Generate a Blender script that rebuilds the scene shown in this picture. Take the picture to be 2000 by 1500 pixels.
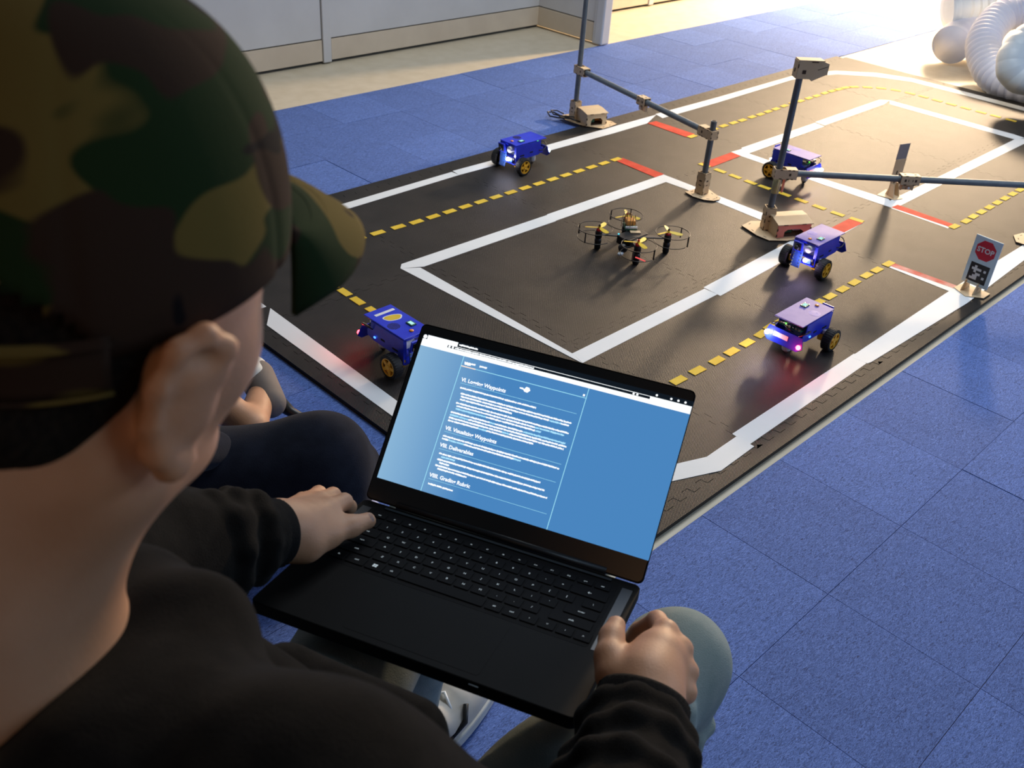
import bpy, bmesh, math, random
import numpy as np
from mathutils import Vector, Matrix, Quaternion
for o in list(bpy.data.objects): bpy.data.objects.remove(o)
S = bpy.context.scene
COL = S.collection
# ---------------------------------------------------------------- camera
CR = np.array([[0.71268295,-0.69869943,0.06246698],[-0.34503775,-0.4266851,-0.83599568],[0.61076344,0.5742464,-0.54516887]])  # right, down, forward
CC = np.array([-1.18225248,-0.86026387,1.35988075]); CF = 1895.38
cd = bpy.data.cameras.new('camera'); co = bpy.data.objects.new('camera', cd); COL.objects.link(co)
m = Matrix.Identity(4)
for i in range(3):
    m[i][0] = CR[0][i]; m[i][1] = -CR[1][i]; m[i][2] = -CR[2][i]; m[i][3] = CC[i]
co.matrix_world = m
cd.sensor_width = 36; cd.lens = CF*36/2000; cd.clip_start = .02; cd.clip_end = 60
cd.dof.use_dof = True; cd.dof.focus_distance = 1.75; cd.dof.aperture_fstop = 11
S.camera = co
# ---------------------------------------------------------------- world, lights, exposure
S.view_settings.view_transform = 'Standard'; S.view_settings.look = 'None'
S.view_settings.gamma = 1; S.view_settings.exposure = 0.0
S.view_settings.use_curve_mapping = False
w = bpy.data.worlds.new('world'); S.world = w; w.use_nodes = True
w.node_tree.nodes['Background'].inputs[0].default_value = (.62,.78,1.0,1); w.node_tree.nodes['Background'].inputs[1].default_value = .05
def area(name, loc, target, size, power, color, sy=None, spread=180):
    l = bpy.data.lights.new(name, 'AREA'); l.energy = power; l.color = color; l.size = size
    if sy: l.shape = 'RECTANGLE'; l.size_y = sy
    l.spread = math.radians(spread)
    o = bpy.data.objects.new(name, l); COL.objects.link(o); o.location = loc
    o.rotation_euler = (Vector(target)-Vector(loc)).to_track_quat('-Z','Y').to_euler(); return o
area('ceiling_light', (2.2,.9,3.0), (1.5,.7,0), 1.6, 72, (.88,.94,1.0), 1.6)
area('warm_neck_fill', (-2.6,-1.2,2.3), (-1.1,-.5,1.0), .9, 4.6, (1.0,.52,.22), .9)  # added warm fill on the neck from behind left
area('far_floor_fill', (8.2,2.6,2.6), (5.2,2.3,0), 1.4, 75, (1.0,.80,.58), 1.4, spread=110)  # added second light that overexposes the floor and carpet at the far right
area('thigh_fill', (-.2,-2.3,2.3), (-.75,-.5,.5), .7, 1.2, (.55,.78,1.0), .7, spread=70)  # added bluish fill aimed at the thighs, no real source there
area('cool_carpet_fill', (3.4,-3.0,2.4), (.9,-.2,0), 1.8, 60, (.50,.68,1.0), 1.4)  # added cool fill for the right-hand carpet, unseen source set clear of the neck
sp = bpy.data.lights.new('work_lamp', 'POINT'); sp.energy = 900; sp.color = (1.0,.72,.45); sp.shadow_soft_size = .16
spo = bpy.data.objects.new('work_lamp', sp); COL.objects.link(spo); spo.location = (6.4,2.15,1.5)

def at(x, y, z=0.):
    d = CR.T @ np.array([(x-1000)/CF,(y-750)/CF,1.]); t = (z-CC[2])/d[2]; return CC+d*t
def cam(x, y, d):
    return CC + CR.T @ (np.array([(x-1000)/CF,(y-750)/CF,1.])*d)
def cv(v): return CR.T @ np.array(v, float)
# ---------------------------------------------------------------- materials
def mat(name, col, rough=.5, metal=0., var=None, scale=20., bump=0., bscale=200., spec=.5, emit=None, estr=1., sheen=0., sss=0.):
    m = bpy.data.materials.new(name); m.use_nodes = True; nt = m.node_tree; b = nt.nodes['Principled BSDF']
    b.inputs['Base Color'].default_value = (*col,1); b.inputs['Roughness'].default_value = rough; b.inputs['Metallic'].default_value = metal
    b.inputs['Specular IOR Level'].default_value = spec
    if sheen: b.inputs['Sheen Weight'].default_value = sheen
    if sss:
        b.inputs['Subsurface Weight'].default_value = sss; b.inputs['Subsurface Radius'].default_value = (1,.35,.2); b.inputs['Subsurface Scale'].default_value = .008
    if emit:
        b.inputs['Emission Color'].default_value = (*emit,1); b.inputs['Emission Strength'].default_value = estr
    tc = nt.nodes.new('ShaderNodeTexCoord')
    n = nt.nodes.new('ShaderNodeTexNoise'); n.inputs['Scale'].default_value = scale; n.inputs['Detail'].default_value = 5
    nt.links.new(tc.outputs['Object'], n.inputs['Vector'])
    r = nt.nodes.new('ShaderNodeValToRGB'); v2 = var if var else tuple(min(1,c*1.12) for c in col)
    r.color_ramp.elements[0].position = .35; r.color_ramp.elements[1].position = .65
    r.color_ramp.elements[0].color = (*col,1); r.color_ramp.elements[1].color = (*v2,1)
    nt.links.new(n.outputs['Fac'], r.inputs['Fac']); nt.links.new(r.outputs['Color'], b.inputs['Base Color'])
    if bump:
        n2 = nt.nodes.new('ShaderNodeTexNoise'); n2.inputs['Scale'].default_value = bscale; n2.inputs['Detail'].default_value = 3
        nt.links.new(tc.outputs['Object'], n2.inputs['Vector'])
        bp = nt.nodes.new('ShaderNodeBump'); bp.inputs['Strength'].default_value = bump; bp.inputs['Distance'].default_value = .002
        nt.links.new(n2.outputs['Fac'], bp.inputs['Height']); nt.links.new(bp.outputs['Normal'], b.inputs['Normal'])
    return m
def emat(name, col, s):
    m = bpy.data.materials.new(name); m.use_nodes = True; nt = m.node_tree; nt.nodes.clear()
    e = nt.nodes.new('ShaderNodeEmission'); e.inputs[0].default_value = (*col,1); e.inputs[1].default_value = s
    o = nt.nodes.new('ShaderNodeOutputMaterial'); nt.links.new(e.outputs[0], o.inputs[0]); return m
M = {}
def foam_mat():
    m = mat('foam', (.020,.019,.018), .50, var=(.030,.027,.025), scale=9, spec=.15)
    nt = m.node_tree; b = nt.nodes['Principled BSDF']
    tc = nt.nodes.new('ShaderNodeTexCoord'); mp = nt.nodes.new('ShaderNodeMapping'); mp.inputs['Rotation'].default_value = (0,0,math.radians(45))
    nt.links.new(tc.outputs['Object'], mp.inputs['Vector'])
    w1 = nt.nodes.new('ShaderNodeTexWave'); w1.inputs['Scale'].default_value = 95; w1.inputs['Distortion'].default_value = .6
    nt.links.new(mp.outputs[0], w1.inputs['Vector'])
    n = nt.nodes.new('ShaderNodeTexNoise'); n.inputs['Scale'].default_value = 420; nt.links.new(tc.outputs['Object'], n.inputs['Vector'])
    ad = nt.nodes.new('ShaderNodeMath'); ad.operation = 'ADD'; nt.links.new(w1.outputs['Fac'], ad.inputs[0]); nt.links.new(n.outputs['Fac'], ad.inputs[1])
    bp = nt.nodes.new('ShaderNodeBump'); bp.inputs['Strength'].default_value = .35; bp.inputs['Distance'].default_value = .0015
    nt.links.new(ad.outputs[0], bp.inputs['Height']); nt.links.new(bp.outputs['Normal'], b.inputs['Normal'])
    return m
M['foam'] = foam_mat()
def carpet_mat(name, c1, c2, c3, ang):
    m = bpy.data.materials.new(name); m.use_nodes = True; nt = m.node_tree; b = nt.nodes['Principled BSDF']
    b.inputs['Roughness'].default_value = .8; b.inputs['Specular IOR Level'].default_value = .25
    tc = nt.nodes.new('ShaderNodeTexCoord'); mp = nt.nodes.new('ShaderNodeMapping'); mp.inputs['Rotation'].default_value = (0,0,ang); mp.inputs['Scale'].default_value = (1,3.2,1)
    nt.links.new(tc.outputs['Object'], mp.inputs['Vector'])
    n = nt.nodes.new('ShaderNodeTexNoise'); n.inputs['Scale'].default_value = 95; n.inputs['Detail'].default_value = 6; n.inputs['Roughness'].default_value = .75; n.inputs['Distortion'].default_value = 1.6
    nt.links.new(mp.outputs[0], n.inputs['Vector'])
    r = nt.nodes.new('ShaderNodeValToRGB'); e = r.color_ramp.elements
    e[0].position = .36; e[0].color = (*c1,1); e[1].position = .66; e[1].color = (*c3,1); k = e.new(.5); k.color = (*c2,1)
    nt.links.new(n.outputs['Fac'], r.inputs['Fac'])
    n3 = nt.nodes.new('ShaderNodeTexNoise'); n3.inputs['Scale'].default_value = 7; n3.inputs['Detail'].default_value = 3; nt.links.new(tc.outputs['Object'], n3.inputs['Vector'])
    mx = nt.nodes.new('ShaderNodeMix'); mx.data_type = 'RGBA'; mx.blend_type = 'MULTIPLY'; mx.inputs[0].default_value = .35
    nt.links.new(r.outputs['Color'], mx.inputs[6]); nt.links.new(n3.outputs['Color'], mx.inputs[7]); 
    hs = nt.nodes.new('ShaderNodeRGBToBW'); nt.links.new(n3.outputs['Color'], hs.inputs[0]); nt.links.new(hs.outputs[0], mx.inputs[7])
    nt.links.new(mx.outputs[2], b.inputs['Base Color'])
    bp = nt.nodes.new('ShaderNodeBump'); bp.inputs['Strength'].default_value = .6; bp.inputs['Distance'].default_value = .003
    nt.links.new(n.outputs['Fac'], bp.inputs['Height']); nt.links.new(bp.outputs['Normal'], b.inputs['Normal'])
    return m
M['carpet_a'] = carpet_mat('carpet_a', (.050,.080,.20), (.120,.220,.62), (.23,.37,.86), .6)
M['carpet_b'] = carpet_mat('carpet_b', (.045,.070,.18), (.108,.198,.56), (.21,.34,.80), 2.1)
M['lino'] = mat('linoleum', (.66,.57,.41), .42, var=(.72,.63,.47), scale=14, bump=.05)
M['white_tape'] = mat('white_tape', (.74,.78,.80), .6, var=(.79,.82,.84), spec=.3, scale=6, bump=.08, bscale=60)
M['yellow_tape'] = mat('yellow_tape', (.70,.48,.04), .7, spec=.15, var=(.78,.56,.07), scale=20, bump=.05)
M['red_tape'] = mat('red_tape', (.60,.05,.025), .75, spec=.15, var=(.70,.08,.045), scale=30, bump=.08, bscale=60)
M['red_worn'] = mat('red_tape_worn', (.60,.06,.03), .75, spec=.15, var=(.72,.40,.34), scale=16, bump=.1, bscale=60)
M['ply'] = mat('plywood', (.62,.44,.25), .6, var=(.70,.53,.33), scale=12, bump=.06)
M['burnt'] = mat('burnt_edge', (.05,.025,.012), .8)
M['coral'] = mat('coral_panel', (.72,.20,.14), .5, var=(.78,.26,.18))
M['pvc'] = mat('grey_pipe', (.12,.145,.165), .5, var=(.15,.175,.195), scale=40, bump=.1)
M['blue'] = mat('blue_plastic', (.015,.03,.62), .35, var=(.02,.05,.70), scale=30)
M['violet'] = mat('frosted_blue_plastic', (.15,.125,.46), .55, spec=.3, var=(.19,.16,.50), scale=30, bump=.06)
M['black'] = mat('black_plastic', (.012,.012,.013), .4)
M['rubber'] = mat('rubber', (.014,.014,.014), .7, bump=.2, bscale=300)
M['hub'] = mat('yellow_hub', (.85,.42,.02), .4, var=(.88,.47,.04))
M['steel'] = mat('steel', (.6,.6,.6), .2, metal=1.)
M['white_pl'] = mat('white_plastic', (.78,.8,.82), .5)
M['pcb'] = mat('circuit_board', (.01,.10,.05), .4, var=(.02,.16,.08), scale=120)
M['pcb_blue'] = mat('blue_board', (.02,.07,.30), .35, var=(.05,.13,.42), scale=120)
M['battery'] = mat('battery', (.30,.36,.42), .3)
M['orange'] = mat('orange_button', (.85,.28,.04), .4)
M['skin'] = mat('skin', (.46,.23,.12), .55, var=(.52,.27,.15), scale=18, bump=.12, bscale=420, sss=.12)
M['nail'] = mat('fingernail', (.58,.38,.30), .35)
M['hair'] = mat('hair', (.006,.005,.004), .9, spec=.1, var=(.015,.011,.008), scale=300, bump=.5, bscale=500)
M['hood'] = mat('black_fleece', (.0045,.004,.0035), .95, var=(.008,.007,.006), scale=60, bump=.35, bscale=650, spec=.05, sheen=.03)
M['rib'] = mat('black_rib_knit', (.009,.008,.0075), .95, bump=.3, bscale=500, spec=.1)
M['jeans'] = mat('grey_green_denim', (.20,.25,.24), .9, var=(.26,.30,.285), scale=26, bump=.4, bscale=700, spec=.15)
M['navy'] = mat('navy_trousers', (.008,.010,.018), .95, var=(.012,.015,.026), scale=30, bump=.25, bscale=500, spec=.1, sheen=.05)
M['laptop'] = mat('laptop_black', (.005,.0045,.004), .6, bump=.08, bscale=900, spec=.08)
M['bezel'] = mat('bezel', (.010,.013,.014), .3, spec=.5)
M['key'] = mat('key_black', (.004,.0035,.0035), .65, spec=.08)
M['legend'] = mat('legend', (.65,.7,.7), .5, emit=(.8,.9,.9), estr=.22)
M['hose'] = mat('white_hose', (.66,.70,.86), .45, var=(.72,.76,.90), scale=8)
M['hose2'] = mat('grey_hose', (.60,.68,.74), .45, var=(.68,.75,.80), scale=8)
M['panel'] = mat('wall_panel', (.58,.57,.56), .6, var=(.62,.61,.60), scale=5, bump=.04)
M['panel_low'] = mat('base_panel', (.60,.50,.38), .5, var=(.65,.55,.42), scale=7)
M['gap'] = mat('dark_gap', (.01,.01,.01), .9)
M['sole'] = mat('shoe_sole', (.55,.54,.50), .7)
M['dark_sole'] = mat('dark_sole', (.05,.04,.035), .8)
M['print_white'] = mat('sign_white', (.62,.80,.88), .5)
M['print_red'] = mat('sign_red', (.62,.015,.045), .5)
M['print_black'] = mat('sign_black', (.01,.01,.015), .5)
M['duct_tape_orange'] = mat('orange_wrap', (.80,.33,.05), .5)
M['wire'] = mat('brown_wire', (.25,.15,.07), .5)
M['yellow_prop'] = mat('yellow_prop', (.88,.62,.06), .4)
M['drone_red'] = mat('red_cap', (.5,.02,.02), .3)
def camo_mat():
    m = bpy.data.materials.new('camouflage'); m.use_nodes = True; nt = m.node_tree; b = nt.nodes['Principled BSDF']
    b.inputs['Roughness'].default_value = .95; b.inputs['Specular IOR Level'].default_value = .1
    tc = nt.nodes.new('ShaderNodeTexCoord')
    def lay(loc, sc, dist, stretch):
        mp = nt.nodes.new('ShaderNodeMapping'); mp.inputs['Location'].default_value = loc; mp.inputs['Scale'].default_value = stretch
        nt.links.new(tc.outputs['Object'], mp.inputs['Vector'])
        n = nt.nodes.new('ShaderNodeTexNoise'); n.inputs['Scale'].default_value = sc; n.inputs['Detail'].default_value = 1.2; n.inputs['Roughness'].default_value = .4; n.inputs['Distortion'].default_value = dist
        nt.links.new(mp.outputs[0], n.inputs['Vector']); return n.outputs['Fac']
    base = (.012,.026,.008); cur = None
    spec = [((.70,1.3,.2),13,.6,(1,1,1.6),.50,(.12,.085,.022)), ((3.1,.4,1.7),14,.5,(1,1,1.5),.545,(.030,.017,.011)), ((5.3,2.2,4.4),15,.7,(1,1,1.4),.615,(.006,.005,.006))]
    prev = base
    for loc, sc, di, st, th, colr in spec:
        f = lay(loc, sc, di, st); g = nt.nodes.new('ShaderNodeMapRange'); g.inputs['From Min'].default_value = th; g.inputs['From Max'].default_value = th+.018
        nt.links.new(f, g.inputs['Value']); mx = nt.nodes.new('ShaderNodeMix'); mx.data_type = 'RGBA'
        nt.links.new(g.outputs[0], mx.inputs[0])
        if cur is None: mx.inputs[6].default_value = (*base,1)
        else: nt.links.new(cur, mx.inputs[6])
        mx.inputs[7].default_value = (*colr,1); cur = mx.outputs[2]
    nt.links.new(cur, b.inputs['Base Color'])
    n2 = nt.nodes.new('ShaderNodeTexNoise'); n2.inputs['Scale'].default_value = 900; nt.links.new(tc.outputs['Object'], n2.inputs['Vector'])
    bp = nt.nodes.new('ShaderNodeBump'); bp.inputs['Strength'].default_value = .3; bp.inputs['Distance'].default_value = .001
    nt.links.new(n2.outputs['Fac'], bp.inputs['Height']); nt.links.new(bp.outputs['Normal'], b.inputs['Normal'])
    return m
M['camo'] = camo_mat()
# ---------------------------------------------------------------- object helpers
def tag(o, label=None, cat=None, group=None, kind=None):
    for k, v in (('label',label),('category',cat),('group',group),('kind',kind)):
        if v: o[k] = v
    return o
def empty(name, loc=(0,0,0), rz=0., label=None, cat=None, group=None):
    o = bpy.data.objects.new(name, None); COL.objects.link(o); o.location = Vector(loc); o.rotation_euler = (0,0,rz); o.empty_display_size = .05
    return tag(o, label, cat, group)
class MB:
    def __init__(s): s.v = []; s.f = []
    def add(s, vs, fs, X=None):
        n = len(s.v)
        for p in vs:
            p = Vector(p)
            s.v.append(tuple(X @ p if X is not None else p))
        s.f += [tuple(i+n for i in f) for f in fs]; return s
    def box(s, c, d, X=None, rot=None):
        hx, hy, hz = d[0]/2, d[1]/2, d[2]/2
        vs = [Vector((x,y,z)) for x in (-hx,hx) for y in (-hy,hy) for z in (-hz,hz)]
        if rot is not None: vs = [rot @ v for v in vs]
        vs = [v+Vector(c) for v in vs]
        return s.add(vs, [(0,1,3,2),(4,6,7,5),(0,4,5,1),(2,3,7,6),(0,2,6,4),(1,5,7,3)], X)
    def prism(s, poly, z0, z1, X=None):
        n = len(poly); a = sum(poly[i][0]*poly[(i+1)%n][1]-poly[(i+1)%n][0]*poly[i][1] for i in range(n))
        if a < 0: poly = list(poly)[::-1]
        vs = [(p[0],p[1],z0) for p in poly]+[(p[0],p[1],z1) for p in poly]
        fs = [tuple(range(n))[::-1], tuple(range(n,2*n))]+[(i,(i+1)%n,(i+1)%n+n,i+n) for i in range(n)]
        return s.add(vs, fs, X)
    def tube(s, path, r, n=8, X=None, cap=True):
        P = [Vector(p) for p in path]; R = r if isinstance(r,(list,tuple)) else [r]*len(P); vs = []; up = None
        for i, p in enumerate(P):
            t = (P[min(i+1,len(P)-1)]-P[max(i-1,0)]).normalized()
            if up is None: up = t.orthogonal().normalized()
            up = (up-t*up.dot(t)).normalized(); b = t.cross(up)
            vs += [p+(up*math.cos(2*math.pi*k/n)+b*math.sin(2*math.pi*k/n))*R[i] for k in range(n)]
        fs = [(i*n+k, i*n+(k+1)%n, (i+1)*n+(k+1)%n, (i+1)*n+k) for i in range(len(P)-1) for k in range(n)]
        if cap: fs += [tuple(range(n))[::-1], tuple((len(P)-1)*n+k for k in range(n))]
        return s.add(vs, fs, X)
    def lathe(s, prof, n=24, X=None, close=False):   # prof: (radius, height) about z
        vs = [(r*math.cos(2*math.pi*k/n), r*math.sin(2*math.pi*k/n), h) for r, h in prof for k in range(n)]; L = len(prof)
        fs = [(i*n+k, i*n+(k+1)%n, (i+1)*n+(k+1)%n, (i+1)*n+k) for i in range(L-1) for k in range(n)]
        if close: fs += [((L-1)*n+k, (L-1)*n+(k+1)%n, (k+1)%n, k) for k in range(n)]
        else: fs += [tuple(range(n))[::-1], tuple((L-1)*n+k for k in range(n))]
        return s.add(vs, fs, X)
    def build(s, name, m, parent=None, smooth=False, bevel=0., label=None):
        me = bpy.data.meshes.new(name); me.from_pydata([tuple(v) for v in s.v], [], s.f); me.update()
        o = bpy.data.objects.new(name, me); COL.objects.link(o); me.materials.append(m)
        if parent: o.parent = parent
        if smooth: me.polygons.foreach_set('use_smooth', [True]*len(me.polygons))
        if bevel:
            b = o.modifiers.new('bevel','BEVEL'); b.width = bevel; b.segments = 2; b.limit_method = 'ANGLE'
        if label: o['label'] = label
        return o
def copy_tree(o, parent=None):
    c = o.copy(); COL.objects.link(c); c.parent = parent
    for ch in [x for x in bpy.data.objects if x.parent == o]: copy_tree(ch, c)
    return c
def smooth_angle(o, a=40):
    me = o.data; bm = bmesh.new(); bm.from_mesh(me); ca = math.radians(a)
    for f in bm.faces: f.smooth = True
    for e in bm.edges:
        if len(e.link_faces) == 2 and e.calc_face_angle(0) > ca: e.smooth = False
    bm.to_mesh(me); bm.free()
def text_obj(name, s, size, m, parent, loc, rot=None, ext=.0002, align='CENTER', sx=1., bold=0.):
    c = bpy.data.curves.new(name, 'FONT'); c.body = s; c.size = size; c.extrude = ext; c.align_x = align; c.align_y = 'CENTER'; c.resolution_u = 2; c.offset = bold
    t = bpy.data.objects.new(name, c); COL.objects.link(t)
    me = bpy.data.meshes.new_from_object(t); COL.objects.unlink(t); bpy.data.objects.remove(t)
    o = bpy.data.objects.new(name, me); COL.objects.link(o); me.materials.clear(); me.materials.append(m); o.parent = parent
    R = rot.to_4x4() if rot is not None else Matrix.Identity(4)
    o.matrix_local = Matrix.Translation(loc) @ R @ Matrix.Diagonal((sx,1,1,1)); return o
# ---------------------------------------------------------------- implicit-surface bodies
def cap(a, b, ra, rb, k=.02): return ('c', np.array(a,float), np.array(b,float), ra, rb, k)
def ell(c, axes, radii, k=.02): return ('e', np.array(c,float), np.array(axes,float), np.array(radii,float), k)
def cut(c, axes, radii, k=.01): return ('x', np.array(c,float), np.array(axes,float), np.array(radii,float), k)
def pd(p, P):
    if p[0] == 'c':
        a, b, ra, rb = p[1:5]; ba = b-a; h = np.clip(((P-a)@ba)/max(ba@ba,1e-12), 0, 1)
        return np.linalg.norm(P-a-h[...,None]*ba, axis=-1)-(ra+(rb-ra)*h)
    q = (P-p[1])@p[2].T; k0 = np.linalg.norm(q/p[3], axis=-1); k1 = np.linalg.norm(q/p[3]**2, axis=-1)
    return k0*(k0-1)/np.maximum(k1,1e-9)
def field(prims, P, sel=None, disp=None):
    d = None
    for i, p in enumerate(prims):
        if sel is not None and not sel[i]: continue
        e = pd(p, P); k = p[-1]
        if d is None: d = e if p[0] != 'x' else np.full(e.shape, .05)
        elif p[0] == 'x':
            h = np.clip(.5-.5*(d+e)/k, 0, 1); d = d+(-e-d)*h+k*h*(1-h)
        else:
            h = np.clip(.5+.5*(e-d)/k, 0, 1); d = e+(d-e)*h-k*h*(1-h)
    if disp is not None: d = d+disp(P)
    return d
def blob(name, prims, vox, m, parent=None, disp=None, label=None):
    B = 12; lo = np.full(3,1e9); hi = -lo
    for p in prims:
        if p[0] == 'x': continue
        if p[0] == 'c':
            for q, r in ((p[1],p[3]),(p[2],p[4])): lo = np.minimum(lo,q-r); hi = np.maximum(hi,q+r)
        else: r = p[3].max(); lo = np.minimum(lo,p[1]-r); hi = np.maximum(hi,p[1]+r)
    lo -= .03; nb = np.ceil((hi-lo+.03)/(B*vox)).astype(int); br = B*vox*math.sqrt(3)/2
    I = np.stack(np.meshgrid(*[np.arange(n) for n in nb], indexing='ij'),-1).reshape(-1,3)
    cen = lo+(I+.5)*B*vox; D = np.stack([pd(p,cen) for p in prims],1)
    act = np.array([p[0] != 'x' for p in prims]); Dm = D[:,act].min(1); keep = np.where(np.abs(Dm) < br+.035)[0]
    keep = np.where(Dm < br+.035)[0]
    g = np.stack(np.meshgrid(*[np.arange(B+1)]*3, indexing='ij'),-1)
    Ns = (nb+1)*B+5; cells = []; pos = []; edges = []
    for b in keep:
        sel = D[b] < Dm[b]+2*br+.05
        if Dm[b] < -br-.04: continue
        idx = I[b]*B+g; d = field(prims, lo+idx*vox, sel, disp)
        s = d < 0
        if s.all() or not s.any(): continue
        c = [d[x:B+x,y:B+y,z:B+z] for x in (0,1) for y in (0,1) for z in (0,1)]
        sc = np.stack([q < 0 for q in c]).sum(0); A = np.argwhere((sc > 0)&(sc < 8))
        num = np.zeros((len(A),3)); cnt = np.zeros(len(A)); v = np.stack([q[A[:,0],A[:,1],A[:,2]] for q in c],1)
        offs = np.array([(x,y,z) for x in (0,1) for y in (0,1) for z in (0,1)],float)
        for i in range(8):
            for j in range(i+1,8):
                if abs(offs[i]-offs[j]).sum() != 1: continue
                mk = (v[:,i] < 0) != (v[:,j] < 0); t = np.where(mk, v[:,i]/np.where(mk, v[:,i]-v[:,j],1), 0)
                num += mk[:,None]*(offs[i]+t[:,None]*(offs[j]-offs[i])); cnt += mk
        G = I[b]*B+A; key = (G[:,0]*Ns[1]+G[:,1])*Ns[2]+G[:,2]
        cells.append(key); pos.append(lo+(G+num/cnt[:,None])*vox)
        for ax, j in ((0,4),(1,2),(2,1)):
            mk = (v[:,0] < 0) != (v[:,j] < 0); edges.append((ax, G[mk], v[mk,0] < 0))
    keys = np.concatenate(cells); P = np.concatenate(pos); keys, ui = np.unique(keys, return_index=True); P = P[ui]; F = []
    E = np.eye(3,dtype=int)
    for ax, G, ins in edges:
        if not len(G): continue
        u, w_ = E[(ax+1)%3], E[(ax+2)%3]; q = []; ok = np.ones(len(G),bool)
        for o_ in (0*u, -u, -u-w_, -w_):
            H = G+o_; kk = (H[:,0]*Ns[1]+H[:,1])*Ns[2]+H[:,2]; i = np.minimum(np.searchsorted(keys,kk), len(keys)-1); ok &= keys[i] == kk; q.append(i)
        q = np.stack(q,1); q[~ins] = q[~ins][:,::-1]; F.append(q[ok])
    F = np.concatenate(F)
    me = bpy.data.meshes.new(name); me.from_pydata(P.tolist(), [], F.tolist()); me.update()
    me.polygons.foreach_set('use_smooth', [True]*len(me.polygons)); me.materials.append(m)
    o = bpy.data.objects.new(name, me); COL.objects.link(o)
    if parent: o.parent = parent
    if label: o['label'] = label
    return o
# ================================================================= setting
T = .6
random.seed(4)
fl = MB().box((2.5,1.2,-.026), (10,9,.044)).build('floor', M['lino']); tag(fl, 'cream linoleum floor showing beyond the blue carpet', kind='structure')
# carpet tiles laid on the linoleum, each its own piece
cs = .31; cm = {}
def carpet_tile(x0, y0, x1, y1, k):
    key = (round(x1-x0,3), round(y1-y0,3), k); w_, h_ = (x1-x0)/2-.0006, (y1-y0)/2-.0006
    if key not in cm:
        o = MB().box((0,0,0), (2*w_,2*h_,.004)).build('carpet_tile', M['carpet_a' if k == 0 else 'carpet_b'], fl); cm[key] = o
    else: o = cm[key].copy(); COL.objects.link(o)
    o.location = ((x0+x1)/2, (y0+y1)/2, -.002+random.uniform(-.0006,.0006)); o.rotation_euler = (0,0,math.pi if random.random() < .5 else 0)
for i in range(-5, 17):                     # near side, rows running away from the track edge
    for j in range(0, 5):
        x0 = -.012+cs*i; y1 = -.060-cs*j
        if x0 > 2.9 and j > 1 or x0 > 3.8: continue
        carpet_tile(x0, y1-cs, x0+cs, y1, (i*3+j*5+(i*j)%3) % 2)
for i in range(0, 5):                       # left of the track
    for j in range(-1, 11):
        y0 = -.06+cs*j+.008
        if y0 < -.1: continue
        x1 = -.0455-cs*i
        carpet_tile(x1-cs, y0, x1, y0+cs, (i+j*3+(i*j)%3) % 2)
for i in range(-2, 25):                     # strip between the track and the wall
    for j in range(0, 3):
        x0 = -.0455+cs*i
        y0 = 1.85+.303*j
        if x0 < -.05: continue
        carpet_tile(x0, y0, x0+cs, y0+.303, (i*5+j*3+(i*j)%2) % 2)
# walls: cubicle panels with a low base panel and a black gap at the floor
def wall(name, a, b, z1, label, posts, t=.05, base=.115):
    a, b = Vector((*a,0)), Vector((*b,0)); d = b-a; L = d.length; ang = math.atan2(d.y,d.x)
    X = Matrix.Translation(a) @ Matrix.Rotation(ang,4,'Z')
    r = MB().box((L/2, -t/2, z1/2+.006), (L, t*.8, z1), X).build(name, M['gap']); tag(r, label, kind='structure')
    xs = [0]+posts+[L]; 
    for i in range(len(xs)-1):
        x0, x1 = xs[i]+(.026 if i else 0)+.0015, xs[i+1]-(.026 if i < len(xs)-2 else 0)-.0015
        MB().box(((x0+x1)/2, .0, base+.003+(z1-base)/2), (x1-x0, .012, z1-base), X).build('panel', M['panel'], r, bevel=.002)
        MB().box(((x0+x1)/2, .004, .012+(base-.014)/2), (x1-x0, .012, base-.014), X).build('base_panel', M['panel_low'], r, bevel=.0015)
    for p in posts:
        MB().box((p, .006, z1/2+.004), (.048, .02, z1), X).build('panel_post', M['panel'], r, bevel=.003)
    return r
wall('wall_back', (3.235,3.262), (-1.2,3.262), 2.6, 'pale grey panel wall with beige base panels behind the carpet', [1.56, 2.95, 4.0])
wall('wall_return', (3.19,2.79), (3.19,3.26), 2.6, 'short grey panel wall turning out towards the track', [.0])
pp = MB().box((3.205,2.772,1.3), (.07,.06,2.594)).build('trim_1', M['panel'], bevel=.008); tag(pp, 'rounded grey end post of the short panel wall', kind='structure')
wall('wall_far', (8.5,3.30), (3.26,3.30), 2.6, 'pale panel wall beyond the end post, lit warm', [1.4,2.8,4.2])
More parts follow.
